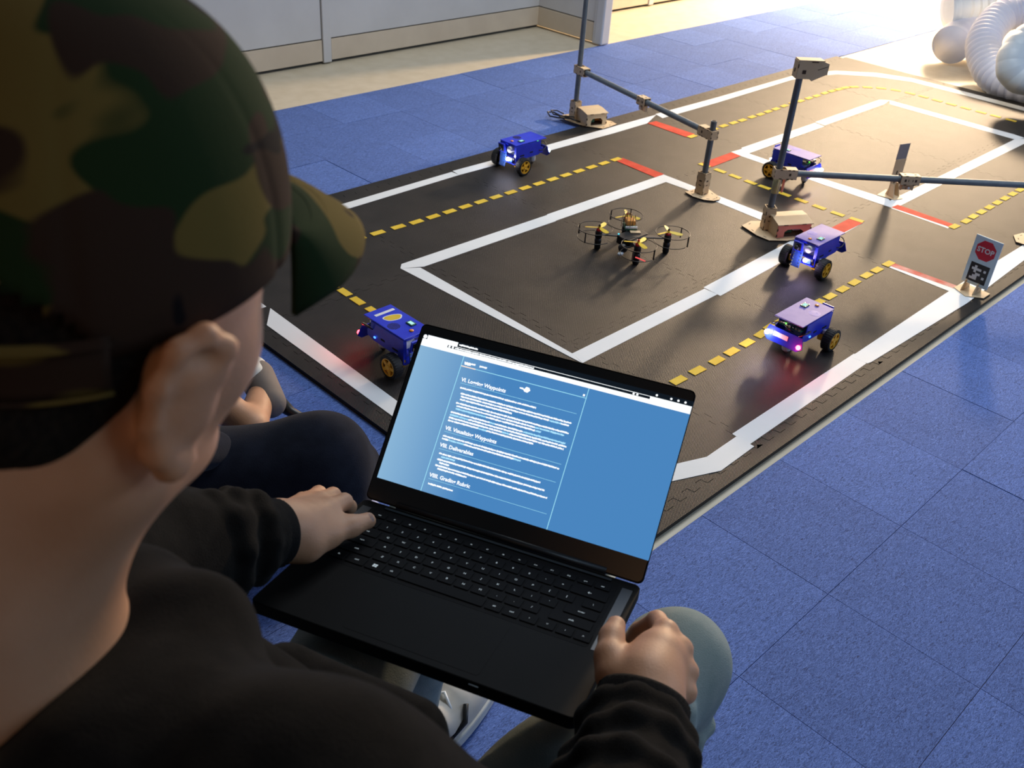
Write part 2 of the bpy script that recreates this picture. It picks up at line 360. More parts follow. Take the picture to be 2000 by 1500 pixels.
# ================================================================= road mat
fm = empty('road_mat', (0,0,0), label='black interlocking foam road mat with white, yellow and red tape lines', cat='mat')
ZT = .012
def teeth(a, b, s=1, n=6, dpt=.0105):
    """puzzle edge from a to b; s = side of the offset shift (gap)"""
    a, b = Vector(a), Vector(b); d = (b-a)/n; L = d.length; u = d.normalized(); p = Vector((-u.y,u.x)); out = []
    for i in range(n):
        o = a+d*i
        for f, h in ((.0,-1),(.235,-1),(.30,1),(.70,1),(.765,-1)):
            out.append(o+u*L*f+p*(dpt*.85*h)+p*s*.0005)
    return out+[b+p*(-dpt*.85)+p*s*.0005]
NX, NY = 7, 3
def hedge(i, j, s): return teeth((i*T,j*T), ((i+1)*T,j*T), s, 12)
def vedge(i, j, s): return teeth((i*T,j*T), (i*T,(j+1)*T), s, 12)
for i in range(NX):
    for j in range(NY):
        bt, rt, tp, lf = hedge(i,j,1), vedge(i+1,j,1), hedge(i,j+1,-1), vedge(i,j,-1)
        # corners: replace each edge's end points by the common corner
        poly = []
        for e, c in ((bt[1:-1],(i,j)), (rt[1:-1],(i+1,j)), (tp[::-1][1:-1],(i+1,j+1)), (lf[::-1][1:-1],(i,j+1))):
            poly += [Vector((c[0]*T,c[1]*T))]+e
        o = MB().prism([(p.x,p.y) for p in poly], .0, ZT+random.uniform(-.0004,.0)).build('foam_tile', M['foam'], fm)
def border(a, b, outw, n, side):
    e = teeth(a, b, side, n); u = (Vector(b)-Vector(a)).normalized(); 
    poly = [e[0]-Vector((0,0))]+e+[Vector(b)+Vector(outw), Vector(a)+Vector(outw)]
    return MB().prism([(p.x,p.y) for p in poly], 0, ZT-.0006).build('border_strip', M['foam'], fm)
for i in range(NX):
    border((i*T,0), ((i+1)*T,0), (0,-.042), 12, -1); border((i*T,NY*T), ((i+1)*T,NY*T), (0,.042), 12, 1)
for j in range(NY):
    border((0,j*T), (0,(j+1)*T), (-.044,0), 12, 1); border((NX*T,j*T), (NX*T,(j+1)*T), (.035,0), 12, -1)
for cx, cy in ((-.022,-.021),(-.022,1.821)): MB().box((cx,cy,.0055), (.0425,.0395,.011)).build('border_strip', M['foam'], fm)
lay = [0]
def strip(poly, name, m, px=True, label=None):
    lay[0] = (lay[0]+1) % 3
    P = [at(x,y,ZT) for x, y in poly] if px else [Vector((x,y,0)) for x, y in poly]
    return MB().prism([(p[0],p[1]) for p in P], ZT-.0002, ZT+.0004+lay[0]*.00012).build(name, m, fm)
WL = [  # corner points of each stuck-down white tape, on the mat plane
 [(1380,892.5),(1438,852.7),(1473,872),(1408,919.5)], [(1300,911),(1380,892.5),(1408,919.5),(1290,945)],
 [(1430,847.5),(1667.6,691),(1692,710),(1464,868)], [(1660,696.5),(1672,690),(1868,559),(2030,459),(2035,482),(1889,592),(1702,707),(1694,710)],
 [(782,524.4),(821,523),(1117.5,690.5),(1138,710)],
 [(1117.5,690.5),(1376,564),(1401,575),(1138,709)], [(1374,561.5),(1600,441),(1640,449),(1407,578)],
 [(784,516),(1072,419),(1086,432),(828,521),(782,524.4)], [(1068,419),(1296,341),(1300.5,355.5),(1082,432.5)],
 [(1296,341),(1340,358),(1484,414),(1640,468),(1640,485),(1484,429),(1340,370),(1300.5,355.5)],
 [(1428,297),(1449,291),(1465,299),(1447.6,305)], [(1447.6,289),(1591.6,240),(1610,247),(1461.6,300)], [(1592,238.5),(1717.6,195),(1737,196),(1727,203.5),(1611,245)],
 [(1737,196),(1982,263),(2001,269.5),(1984,273),(1738,203.5)], [(1982,272),(2001,271),(2004,279),(1892,334),(1873,326)], [(1871,327),(1894,333),(1780,391),(1760,401),(1740,405.5),(1730,398),(1742,390)],
 [(1447.6,305),(1461.6,299.6),(1600,347),(1735,389),(1745,398),(1740,405.5),(1700,392)],
 [(640,407),(882,336),(897.6,341.6),(640,420)], [(884,334),(960,313.7),(1200,246.7),(1282,224),(1264,241),(1200,260),(897,341.8)], [(1280,223),(1400,190.5),(1568,142.5),(1589,148.5),(1547,156),(1400,201),(1294,231)],
 [(1568,142.5),(1632,138.4),(1636,145),(1589,148.5)], [(1632,138.4),(1711.6,142.6),(1708,149.6),(1636,145)], [(1711.6,142.6),(1780,152.6),(1780,159.5),(1708,149.6)], [(1780,152.6),(1888,180),(2060,225),(2060,232),(1860,180),(1780,159.5)],
 [(521,635),(528,602),(640,684),(771,780),(890,868),(885,905),(761,809)]]
for q in WL: strip(q, 'white_tape', M['white_tape'])
# hidden runs of the outer line, on their nominal grid
for q in ([(.02,1.28),(.066,1.28),(.066,1.50),(.02,1.50)], [(.02,1.50),(.066,1.50),(.30,1.734),(.28,1.78)], [(.28,1.78),(.30,1.734),(.62,1.734),(.62,1.78)],
          [(4.12,.3),(4.166,.3),(4.166,.72),(4.12,.72)], [(2.45,.02),(3.8,.02),(3.8,.066),(2.45,.066)]):
    strip(q, 'white_tape', M['white_tape'], px=False)
for q in ([(1530,492),(1615,449.6),(1657,428),(1687,435),(1640,460.5),(1545,507)], [(1737,522.5),(1746,514.6),(1868,558),(1856,570)], [(1740,406.5),(1753,400),(1864,439),(1851,446)]):
    strip(q, 'white_tape', M['white_tape'])
def red(poly, worn=False):
    P = [at(x,y,ZT) for x, y in poly]
    return MB().prism([(p[0],p[1]) for p in P], ZT, ZT+.0010).build('red_tape', M['red_worn' if worn else 'red_tape'], fm, label='worn red tape with white showing through' if worn else None)
red([(1204,314.5),(1216,308.8),(1297,340.5),(1279,346.5)]); red([(1264.5,240.8),(1281,236.8),(1357,262),(1340,268)])
red([(1429,297.6),(1446.4,305),(1390,326.5),(1372,318)]); red([(1530,492),(1615,449.6),(1657,428),(1686,435.5),(1640,458.4),(1550,502)])
red([(1739,520),(1746,514.6),(1868,558),(1862,563.5)], True); red([(1741,405.2),(1753,400),(1864,439),(1854,443.5)])
def dashes(c, fix=None, w_=.0245, l_=.05):
    P = [Vector(at(x,y,ZT)) for x, y in c]
    for i, p in enumerate(P):
        d = (P[min(i+1,len(P)-1)]-P[max(i-1,0)]).normalized(); n = Vector((-d.y,d.x,0)); a, b = d*l_/2, n*w_/2
        q = [p-a-b, p+a-b, p+a+b, p-a+b]; key = 'yellow_tape'
        MB().prism([(v.x,v.y) for v in q], ZT, ZT+.0014).build(key, M['yellow_tape'], fm)
def lin(p0, p1, n):      # n dashes evenly spaced on the mat between two image points
    A, B = Vector(at(*p0,ZT)), Vector(at(*p1,ZT)); out = []
    for i in range(n):
        P = A.lerp(B, i/(n-1)); q = CR @ (np.array(P)-CC); out.append((1000+CF*q[0]/q[2], 750+CF*q[1]/q[2]))
    return out
dashes(lin((813.4,433.6),(1203.5,311.5),15)); dashes([(700,466),(738,455),(778,443.4)])
dashes([(1352,266.5),(1394,252.5),(1413.5,246),(1433,240),(1450,235),(1469,228.6),(1485.5,223.5),(1500.5,218),(1515.5,213),(1532,207),(1549,201.5),(1563.5,197.4),(1580,192),(1595,187.5),(1611,182),(1625,178),(1638.5,174.6),(1651.4,171.4),(1668.5,170),(1694,170.7),(1721,172.5),(1749.5,176.4),(1777.4,182.4),(1803.5,189),(1830.5,196.5),(1858,204),(1886,211.5),(1916,219.6),(1944.5,227),(1974.5,235)])
dashes([(1376,323),(1406.5,334),(1436,345),(1466,356.5),(1493,366),(1532,379.6),(1565,392),(1600,405),(1636,418),(1673,429.8)])
dashes([(1735.4,515.5),(1712.6,527.5),(1692.5,538),(1669,551.8),(1646,565),(1621,579),(1598,590.5),(1574,603),(1551,615),(1528,626.5),(1505,638.5),(1487,652.6),(1459,670),(1429,687),(1400,704.5),(1362,724),(1325,743),(1288,762)])
dashes([(1864,442.5),(1887,432),(1901,423),(1917,414),(1932.5,405),(1948,396),(1963,387.5),(1978,379),(1992,371),(2008,362)])
dashes([(641,534),(649.5,555.8),(673,571),(698.5,588),(728.7,607.5),(760,627),(792,647),(826,669)])
# ================================================================= small robots
def led(name, p, col, s, parent, watts, r=.0070):
    m = emat('led_'+name, col, s); o = MB().lathe([(0.0005,-r),(r*.7,-r*.7),(r,0),(r*.7,r*.7),(.0005,r)], 10, Matrix.Translation(p)).build('led', m, parent, smooth=True)
    if watts:
        l = bpy.data.lights.new('led_glow', 'POINT'); l.energy = watts; l.color = col; l.shadow_soft_size = .004
        lo = bpy.data.objects.new('led_glow', l); COL.objects.link(lo); lo.parent = parent; lo.location = Vector(p)+Vector((.010 if p[0] > 0 else -.010,0,0))
        lo['kind'] = 'helper'
    return o
def robot(loc, rz, label, top, front_led=None, rear_left=None, rear_right=None, front_right=None, sticker=False, plate_z=.1085, extras=True, flap=False):
    """x forward, y left; rests on its two wheels and rear ball"""
    r = empty('wheeled_robot', (loc[0],loc[1],ZT), rz, label, 'robot', 'blue wheeled robots on the road mat')
    L, W = .160, .088
    # shell: two side walls with slots, floor plate, front frame
    b = MB()
    for s in (-1,1):
        y = s*(W/2-.0015)
        poly = [(-.070,.060),(-.045,.052),(.035,.050),(.060,.034),(.078,.034),(.078,plate_z-.002),(-.055,plate_z-.002),(-.055,.082),(-.070,.076)]
        X = Matrix.Translation((0,y,0)) @ Matrix.Rotation(math.pi/2,4,'X')
        b.prism(poly, -.0015, .0015, X)
    b.box((0,0,.056), (.145,W-.006,.003)); b.box((.066,0,.036),(.03,W-.006,.003))
    b.box((.0765,W/2-.006,.078),(.003,.009,.056)); b.box((.0765,-W/2+.006,.078),(.003,.009,.056)); b.box((.0765,0,.104),(.003,W-.004,.005))
    b.build('shell', M['blue'], r, bevel=.0008)
    g = MB()
    for s in (-1,1):
        for x, z, w_ in ((.045,.066,.022),(-.005,.070,.016)): MB().box((x,s*(W/2+.0002),z),(w_,.001,.005), None).build('slot', M['gap'], r)
    tp = MB().prism([(-L/2-.004,-W/2),(L/2,-W/2),(L/2,W/2),(-L/2-.004,W/2)], plate_z, plate_z+.003).build('top_plate', top, r, bevel=.0008)
    v = MB(); cx, cy, rad = (.012,-.022,.0165)
    for k in range(-4,5):
        h = math.sqrt(max(rad**2-(k*.0036)**2,0)); v.box((cx+k*.0036,cy,plate_z+.0031),(.0019,2*h,.0004))
    v.build('vent', M['blue'] if top is not M['blue'] else M['gap'], tp)
    s_ = MB().box((.030,.020,plate_z+.0045),(.024,.017,.003)).build('display', M['pcb'], tp, bevel=.0006)
    MB().box((.030,.020,plate_z+.0063),(.016,.010,.0008)).build('display_glass', emat('display_glow',(.45,.85,.80),1.1), tp)
    for dx in (-1,1):
        for dy in (-1,1): MB().lathe([(.0017,0),(.0017,.0018),(.0005,.002)],8,Matrix.Translation((.030+dx*.010,.020+dy*.0065,plate_z+.005))).build('screw', M['steel'], tp)
    MB().lathe([(.0058,0),(.0058,.002),(.003,.0032),(.0005,.0033)],16,Matrix.Translation((.058,-.002,plate_z+.003))).build('button', M['orange'], tp, smooth=True)
    # battery, boards and the loops of cable at the back
    MB().box((.004,0,.071),(.10,.052,.026)).build('battery', M['battery'], r, bevel=.004)
    MB().lathe([(.011,-.002),(.0115,.0),(.0115,.024),(.010,.026)],16,Matrix.Translation((.064,.016,.090)) @ Matrix.Rotation(math.pi/2,4,'Y')).build('camera_cable_drum', M['white_pl'], r, smooth=True)
    bd = MB().box((-.052,0,.087),(.040,.070,.003)).build('control_board', M['pcb'], r)
    q = MB(); random.seed(3)
    for k in range(7): q.box((-.068+random.uniform(-.002,.003),-.030+k*.0098,.0905),(.008,.0065,.006+random.uniform(-.002,.003)))
    q.build('port', M['steel'], r)
    MB().box((-.070,.014,.092),(.004,.006,.004)).build('status_light', emat('status_green',(.15,1.,.1),2.6), r)
    MB().box((-.035,-W/2-.003,.066),(.006,.003,.004)).build('status_light', emat('status_blue',(.08,.3,1.),2.2), r)
    for s0, yy in ((1,.026),(-1,-.030),(1,-.012)):
        pts = []
        for k in range(13):
            a = k/12*math.pi*1.5; pts.append((-.066-.016*math.sin(a)*1.2, yy+s0*.014*(1-math.cos(a)), .082+.013*math.sin(a*.9+yy*40)))
        MB().tube(pts, .0016, 6).build('cable', M['black'], r, smooth=True)
    # front board with lamp, camera in its blue bracket
    X = Matrix.Translation((.087,-.016,.050)) @ Matrix.Rotation(math.radians(-7),4,'Y')
    fb = MB().box((0,0,0),(.003,.030,.062), X).build('front_board', M['pcb_blue'], r, bevel=.0006)
    q = MB()
    for k in range(5):
        for s in (-1,1): q.box((.002,s*.012,-.024+k*.010),(.002,.003,.004), X)
    q.build('pin', M['steel'], fb)
    X2 = Matrix.Translation((.094,-.017,.091)) @ Matrix.Rotation(math.radians(12),4,'Y')
    cb = MB().box((0,0,0),(.005,.034,.034),X2).build('camera_bracket', M['blue'], r, bevel=.001)
    MB().box((.0032,0,0),(.003,.024,.024),X2).build('camera_board', M['black'], cb)
    MB().lathe([(.0075,0),(.0075,.008),(.0055,.011),(.0035,.0095),(.0005,.0095)],16,X2 @ Matrix.Translation((.004,0,0)) @ Matrix.Rotation(math.pi/2,4,'Y')).build('camera_lens', M['black'], cb, smooth=True)
    MB().box((.086,.022,.052),(.003,.022,.016)).build('lamp_board', M['pcb_blue'], r, bevel=.0006)
    # rear plate
    RX = Matrix.Translation((-.088,0,.060)) @ Matrix.Rotation(math.radians(14),4,'Y')
    X = RX @ Matrix.Rotation(math.pi/2,4,'Y')
    rp = MB().prism([(-.020,-.052),(.010,-.060),(.022,-.046),(.022,.046),(.010,.060),(-.020,.052)], -.0016, .0016, X).build('rear_plate', M['blue'] , r, bevel=.0008)
    MB().box((-.0022,.010,.002),(.0006,.044,.013),RX).build('blank_label', M['white_pl'], rp)
    MB().tube([(-.080,0,.058),(-.060,0,.058)],.006,6).build('rear_bracket', M['blue'], r)
    # wheels with rubber tyres and five-spoked yellow hubs
    for s in (-1,1):
        X = Matrix.Translation((.058,s*.066,.0325)) @ Matrix.Rotation(-s*math.pi/2,4,'X')
        wh = MB().lathe([(.0245,-.013),(.0300,-.013),(.0318,-.0105),(.0325,-.005),(.0325,.005),(.0318,.0105),(.0300,.013),(.0245,.013)], 36, X, close=True).build('wheel', M['rubber'], r, smooth=True); smooth_angle(wh, 50)
        t = MB()
        for k in range(30):
            a = 2*math.pi*k/30; t.box((0,0,0),(.0018,.0030,.024), X @ Matrix.Rotation(a,4,'Z') @ Matrix.Translation((.0322,0,0)))
        t.build('tread', M['rubber'], wh)
        h = MB().lathe([(.0215,.009),(.0248,.009),(.0248,.0128),(.0215,.0128)],36,X,close=True); h.lathe([(.0005,.006),(.0075,.006),(.0075,.0135),(.0055,.0140),(.0005,.0125)],20,X)
        for k in range(5):
            a = 2*math.pi*k/5; h.prism([(.005,-.0055),(.0225,-.0035),(.0225,.0035),(.005,.0055)],.008,.0122,X @ Matrix.Rotation(a,4,'Z'))
        h.lathe([(.0235,.0060),(.0005,.0060)],24,X)
        h.build('hub', M['hub'], wh)
        MB().box((.058,s*.042,.034),(.030,.020,.020)).build('motor', M['hub'], r, bevel=.002)
        MB().box((.050,s*.048,.052),(.012,.008,.010)).build('motor_mount', M['white_pl'], r)
    ca = MB().lathe([(.012,.012),(.0135,.016),(.0135,.034),(.008,.044),(.0005,.044)],16,Matrix.Translation((-.058,0,0))).build('caster_housing', M['white_pl'], r, smooth=True)
    MB().lathe([(.0005,0),(.005,.001),(.0085,.005),(.0095,.0095),(.008,.0145),(.0005,.018)],14,Matrix.Translation((-.058,0,0))).build('caster_ball', M['steel'], ca, smooth=True)
    if front_led: led('white', (.093,.016,.054), front_led[0], front_led[1], r, front_led[2])
    if rear_left: led('rear', (-.095,.050,.060), rear_left[0], rear_left[1], r, rear_left[2])
    if rear_right: led('rear', (-.095,-.050,.055), rear_right[0], rear_right[1], r, rear_right[2])
    if sticker:
        st = MB(); pts = [(.026*math.cos(a)*(1+.10*math.sin(3*a)),.017*math.sin(a)*(1+.10*math.cos(2*a))) for a in [2*math.pi*k/28 for k in range(28)]]
        Xs = Matrix.Translation((-.024,.004,0)) @ Matrix.Rotation(math.radians(75),4,'Z')
        st.prism(pts, plate_z+.003, plate_z+.0034, Xs); so = st.build('sticker_backing', M['white_pl'], tp)
        MB().prism([(x*.86,y*.82) for x,y in pts], plate_z+.0034, plate_z+.0037, Xs).build('sticker', M['yellow_tape'], tp)
        MB().box((-.058,.004,plate_z+.0032),(.010,.062,.0004)).build('name_label', M['white_pl'], tp)
    return r
WHT = (.86,.84,1.); PUR = (.75,.55,1.); RED = (1.,.02,.03)
robot((1.440,1.643), math.pi, 'blue robot beside the far white line, lamp shining towards the left', M['blue'], (WHT,40,.16), (( .6,.95,1.),22,.05))
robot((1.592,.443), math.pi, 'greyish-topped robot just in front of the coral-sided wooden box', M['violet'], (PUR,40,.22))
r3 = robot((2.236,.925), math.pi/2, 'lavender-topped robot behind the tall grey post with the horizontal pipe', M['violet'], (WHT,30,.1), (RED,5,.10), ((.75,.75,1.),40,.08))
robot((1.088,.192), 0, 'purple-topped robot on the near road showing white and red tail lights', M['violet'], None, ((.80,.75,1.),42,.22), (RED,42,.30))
robot((.178,.835), -math.pi/2, 'blue robot with a yellow sticker, half hidden by the laptop screen', M['blue'], (WHT,30,.05), None, (RED,26,.22), sticker=True)
# ================================================================= plywood and pipe posts
def ply_slots(b, X, w_, z0, z1, face_y, n=2):
    for k in range(n): b.box((0, face_y, z0+(z1-z0)*(k+.5)/n), (w_*.36, .0008, w_*.22), X)
def sleeve(parent, X, w_, h, name='socket'):
    """laser-cut box sleeve with toothed dark corners and square slots"""
    o = MB(); t = .003
    for a in range(4):
        Xa = X @ Matrix.Rotation(a*math.pi/2,4,'Z')
        o.box((0, w_/2-t/2, h/2), (w_-.0006, t, h), Xa)
    o = o.build(name, M['ply'], parent, bevel=.0004)
    d = MB()
    for a in range(4):
        Xa = X @ Matrix.Rotation(a*math.pi/2,4,'Z')
        n = max(3,int(h/.013))
        for k in range(n):
            if k % 2 == 0: d.box((w_/2-.0012, w_/2, h*(k+.5)/n), (.003,.0008,h/n), Xa)
        for q in (.42,.62): d.box((0,w_/2,h*q),(w_*.30,.0010,.0055 if q > .5 else .003),Xa)
        d.box((0,w_/2,h-.001),(w_*.5,.0010,.0022),Xa); d.box((0,w_/2,.0012),(w_*.4,.0010,.0022),Xa)
    d.build('burnt_slot', M['burnt'], o)
    return o
def pipe(parent, a, b, r=.011, label=None):
    a, b = Vector(a), Vector(b); d = (b-a).normalized()
    pp = MB().tube([a,b], r, 20).build('pipe', M['pvc'], parent, smooth=True); smooth_angle(pp, 50)
    return pp
def orient(d):
    d = Vector(d).normalized(); z = Vector((0,0,1)); 
    y = z.cross(d); y = y.normalized() if y.length > .01 else Vector((0,1,0)); u = d.cross(y)
    return Matrix(((d.x,y.x,u.x,0),(d.y,y.y,u.y,0),(d.z,y.z,u.z,0),(0,0,0,1)))
def clamp(parent, c, d, L, w_=.030, name='pipe_clamp', prongs=False):
    """box sleeve around a pipe running along d"""
    X = Matrix.Translation(c) @ orient(d); b = MB(); t = .003
    for s in (-1,1):
        b.box((0,s*(w_/2-t/2),0),(L,t,w_),X); b.box((0,0,s*(w_/2-t/2)),(L,w_-2*t-.0004,t),X)
    o = b.build(name, M['ply'], parent, bevel=.0004)
    q = MB()
    for s in (-1,1):
        for k in (-.25,.25):
            q.box((L*k*1.1,s*(w_/2),0),(.007,.0008,.009),X); q.box((L*k*.45,s*(w_/2),.0),(.0022,.0008,.008),X); q.box((L*k,s*w_/2,w_/2-.001),(.010,.0010,.003),X); q.box((L*k,s*w_/2,-w_/2+.001),(.010,.0010,.003),X)
            q.box((L*k*1.1,0,s*w_/2),(.007,.006,.0008),X)
        for s2 in (-1,1): q.box((s*(L/2),s2*(w_/2-.006),w_/2-.004),(.0008,.006,.005),X)
    q.build('burnt_slot', M['burnt'], o)
    if prongs:
        p = MB()
        for s in (-1,1): p.box((s*L*.30,.004,-w_/2-.011),(.005,.014,.024),X)
        p.box((.0,-.006,-w_/2-.009),(L*.62,.003,.020),X)
        p.build('lamp_holder', M['ply'], o, bevel=.0004)
        MB().lathe([(.0005,-.005),(.004,-.004),(.005,0),(.004,.004),(.0005,.005)],10,X @ Matrix.Translation((0,-.011,-w_/2-.012))).build('lamp', M['white_pl'], o, smooth=True)
    return o
def tee(parent, post, z, d, w_=.034):
    """corner piece: sleeve around the post with an arm reaching along d for the cross pipe"""
    c = Vector((post[0],post[1],z)); d = Vector((d[0],d[1],0)).normalized()
    X = Matrix.Translation(c+d*.022) @ orient(d); b = MB(); t = .003; L = .078
    for s in (-1,1): b.box((0,s*(w_/2-t/2),0),(L,t,w_),X)
    b.box((.020,0,w_/2-t/2),(L-.040,w_-.007,t),X); b.box((.020,0,-w_/2+t/2),(L-.040,w_-.007,t),X); b.box((-L/2+t/2,0,0),(t,w_-.007,w_),X)
    o = b.build('corner_joint', M['ply'], parent, bevel=.0004); q = MB()
    for s in (-1,1):
        q.box((.014,s*w_/2,0),(.007,.0010,.009),X)
        for k in (-.22,.12,.30): q.box((L*k,s*w_/2,w_/2-.0015),(.009,.0010,.0035),X); q.box((L*k,s*w_/2,-w_/2+.0015),(.009,.0010,.0035),X)
        for k in (-1,1): q.box((-L/2,s*(w_/2-.002),k*.008),(.0010,.004,.006),X); q.box((L/2,s*(w_/2-.002),k*.008),(.0010,.004,.006),X)
    q.build('burnt_slot', M['burnt'], o); return o
def plate(parent, pts, z=ZT+.0018, t=.0035):
    o = MB().prism(pts, z, z+t).build('base_plate', M['ply'], parent, bevel=.0004)
    c = Vector((sum(p[0] for p in pts)/len(pts), sum(p[1] for p in pts)/len(pts))); q = MB()
    n = len(pts)
    for i in range(n):
        a, b = Vector(pts[i]), Vector(pts[(i+1)%n]); d = b-a
        if d.length < .02: continue
        ang = math.atan2(d.y,d.x); m_ = (a+b)/2; inn = (c-m_).normalized()*.012
        q.box((m_.x+inn.x,m_.y+inn.y,z+t),(.012,.003,.0006),None,Matrix.Rotation(ang,3,'Z'))
        nrm = Vector((d.y,-d.x)).normalized()*.0004
        q.box((m_.x+nrm.x,m_.y+nrm.y,z+t/2-.0002),(d.length-.002,.0006,t-.0008),None,Matrix.Rotation(ang,3,'Z'))
    q.build('burnt_slot', M['burnt'], o); return o
Z0 = ZT+.0053
# --- far gantry: two posts and a cross pipe
P1, P3 = Vector((2.038,1.910)), Vector((1.797,1.042)); dd = (P3-P1).normalized(); nn = Vector((-dd.y,dd.x))
g1 = empty('pipe_gantry', (P1.x,P1.y,0), 0, 'grey pipe gantry nearest the wall, its tall post rising out of view', 'gantry')
def par(o): # keep world placement of things built in world coordinates
    r = o
    for c in [x for x in bpy.data.objects if x.parent == r]: c.matrix_parent_inverse = Matrix.Translation(-Vector(r.location))
def kite(c, ang, L, W): 
    u = Vector((math.cos(ang),math.sin(ang))); v = Vector((-u.y,u.x)); c = Vector(c)
    return [tuple(c+u*a*L+v*b*W) for a, b in ((-.5,-.22),(-.36,-.5),(.20,-.5),(.5,-.20),(.5,.20),(.20,.5),(-.36,.5),(-.5,.22))]
X1 = Matrix.Translation((P1.x,P1.y,Z0+.001)) @ Matrix.Rotation(math.atan2(dd.y,dd.x)+.1,4,'Z')
plate(g1, [(2.016,1.985),(1.998,1.92),(2.005,1.83),(2.050,1.752),(2.085,1.752),(2.150,1.758),(2.160,1.80),(2.110,1.90),(2.075,1.975)])
sleeve(g1, X1, .036, .082); pipe(g1, (P1.x,P1.y,Z0+.004), (P1.x+.004,P1.y,1.15))
tee(g1, P1, .235, dd)
a = P1+dd*.045; b = P3-dd*.040; pipe(g1, (a.x,a.y,.235), (b.x,b.y,.243)); c = P1+dd*.475; clamp(g1, (c.x,c.y,.239), (dd.x,dd.y,.01), .052, .032, prongs=True)
X3 = Matrix.Translation((P3.x,P3.y,Z0+.001)) @ Matrix.Rotation(math.atan2(dd.y,dd.x)+.25,4,'Z')
tee(g1, P3, .243, -dd)
pipe(g1, (P3.x,P3.y,Z0+.004), (P3.x+.001,P3.y,.292)); sleeve(g1, X3, .036, .082)
MB().lathe([(.0075,0),(.0075,.0006)],16,Matrix.Translation((P3.x+.001,P3.y,.2922))).build('pipe_bore', M['gap'], g1)
arc = [(1.756,1.086),(1.744,1.040),(1.752,.995),(1.775,.968),(1.800,.962),(1.822,.972),(1.852,1.045),(1.838,1.068),(1.800,1.082)]
plate(g1, arc)
# battery box at the foot of the tall post
def roof_box(parent, c0, ang, L, W, h0, h1, front, roofm=None, name='electronics_box'):
    """open-fronted box with a sloping roof; c0 front-left corner, L along ang, W away"""
    X = Matrix.Translation((c0[0],c0[1],Z0)) @ Matrix.Rotation(ang,4,'Z'); t = .003
    o = MB()
    # front wall with an arched opening
    n = 8; arch = [(L*.22,0)]+[(L*.22,h0*.42)]+[(L*(.30+.055*k),h0*(.60+.02*math.sin(math.pi*k/n))) for k in range(n)]+[(L*.80,h0*.42),(L*.80,0)]
    poly = [(0,0)]+arch+[(L,0),(L,h0),(0,h0)]
    Xf = X @ Matrix.Rotation(math.pi/2,4,'X')
    f = MB().prism(poly, -t, 0, Xf).build('front_wall', front, parent, bevel=.0004)
    for x in (0,L-t):
        sd = MB(); sd.add([(x,t,0),(x+t,t,0),(x,W,0),(x+t,W,0),(x,t,h0),(x+t,t,h0),(x,W,h1),(x+t,W,h1)],[(0,2,3,1),(4,5,7,6),(0,1,5,4),(2,6,7,3),(0,4,6,2),(1,3,7,5)],X)
        sd.build('side_wall', M['ply'], parent)
    rf = MB().add([(-.004,-.005,h0),(L+.004,-.005,h0),(L+.004,W*.55,h1),(-.004,W*.55,h1),(L+.004,W,h1),(-.004,W,h1)]+[(-.004,-.005,h0+t),(L+.004,-.005,h0+t),(L+.004,W*.55,h1+t),(-.004,W*.55,h1+t),(L+.004,W,h1+t),(-.004,W,h1+t)],
        [(0,3,2,1),(3,5,4,2),(6,7,8,9),(9,8,10,11),(0,1,7,6),(1,2,8,7),(2,4,10,8),(4,5,11,10),(5,3,9,11),(3,0,6,9)],X).build('roof', M['ply'], parent)
    q = MB()
    for x in (0,L):
        for k in range(4):
            if k % 2 == 0: q.box((x,-.0004+0,h0*(k+.7)/4.4),(.005,.0010,.009),X)
    for x in (.2,.75): q.box((L*x,-.0054,h0+.0012),(.016,.0008,.0026),X)
    q.box((L/2,W*.5,.002),(L-.01,W-.01,.002),X)
    q.build('burnt_slot', M['burnt'], parent)
    MB().box((L*.35,W*.55,h0*.30),(L*.4,W*.5,h0*.34),X).build('circuit_board', M['pcb'], parent)
    MB().box((L*.78,W*.62,h0*.38),(L*.22,W*.3,h0*.5),X).build('battery_pack', M['duct_tape_orange'] if front is M['ply'] else M['hose2'], parent)
roof_box(g1, (2.008,1.812), math.radians(-17.5), .100, .085, .050, .058, M['ply'])
pts = [(2.02,1.86,.022),(2.0,1.90,.030),(1.985,1.96,.020),(1.975,2.0,.018),(1.99,2.03,.026),(2.02,2.02,.022),(2.02,1.98,.018),(2.03,1.93,.02),(2.04,1.88,.022)]
MB().tube(pts, .0035, 8).build('cable', M['black'], g1, smooth=True)
MB().tube([(p[0]+.012,p[1]-.01,p[2]+.008) for p in pts[1:7]], .003, 8).build('cable', M['black'], g1, smooth=True)
par(g1)
# --- near gantry
P2 = Vector((1.717,.703)); P4 = Vector((2.438,.036)); d2 = (P4-P2).normalized()
g2 = empty('pipe_gantry', (P2.x,P2.y,0), 0, 'grey pipe gantry over the middle road, its post topped by a plywood head', 'gantry')
plate(g2, [(1.668,.772),(1.640,.690),(1.640,.640),(1.690,.600),(1.800,.560),(1.850,.600),(1.862,.670),(1.800,.72),(1.730,.775)])
X2_ = Matrix.Translation((P2.x,P2.y,Z0+.001)) @ Matrix.Rotation(math.atan2(d2.y,d2.x),4,'Z')
sleeve(g2, X2_, .036, .082); pipe(g2, (P2.x,P2.y,Z0+.004), (P2.x,P2.y,.575))
tee(g2, P2, .222, d2)
tg = MB().box((P2.x-.006,P2.y-.018,.178),(.006,.002,.05)).build('tape_wrap', M['ply'], g2)
MB().lathe([(.0115,0),(.0115,.055)],20,Matrix.Translation((P2.x,P2.y,.150))).build('paper_wrap', mat('tan_paper',(.42,.40,.22),.6), g2, smooth=True)
MB().box((P2.x+.022,P2.y-.016,.178),(.010,.004,.052)).build('hanging_tab', M['coral'], g2)
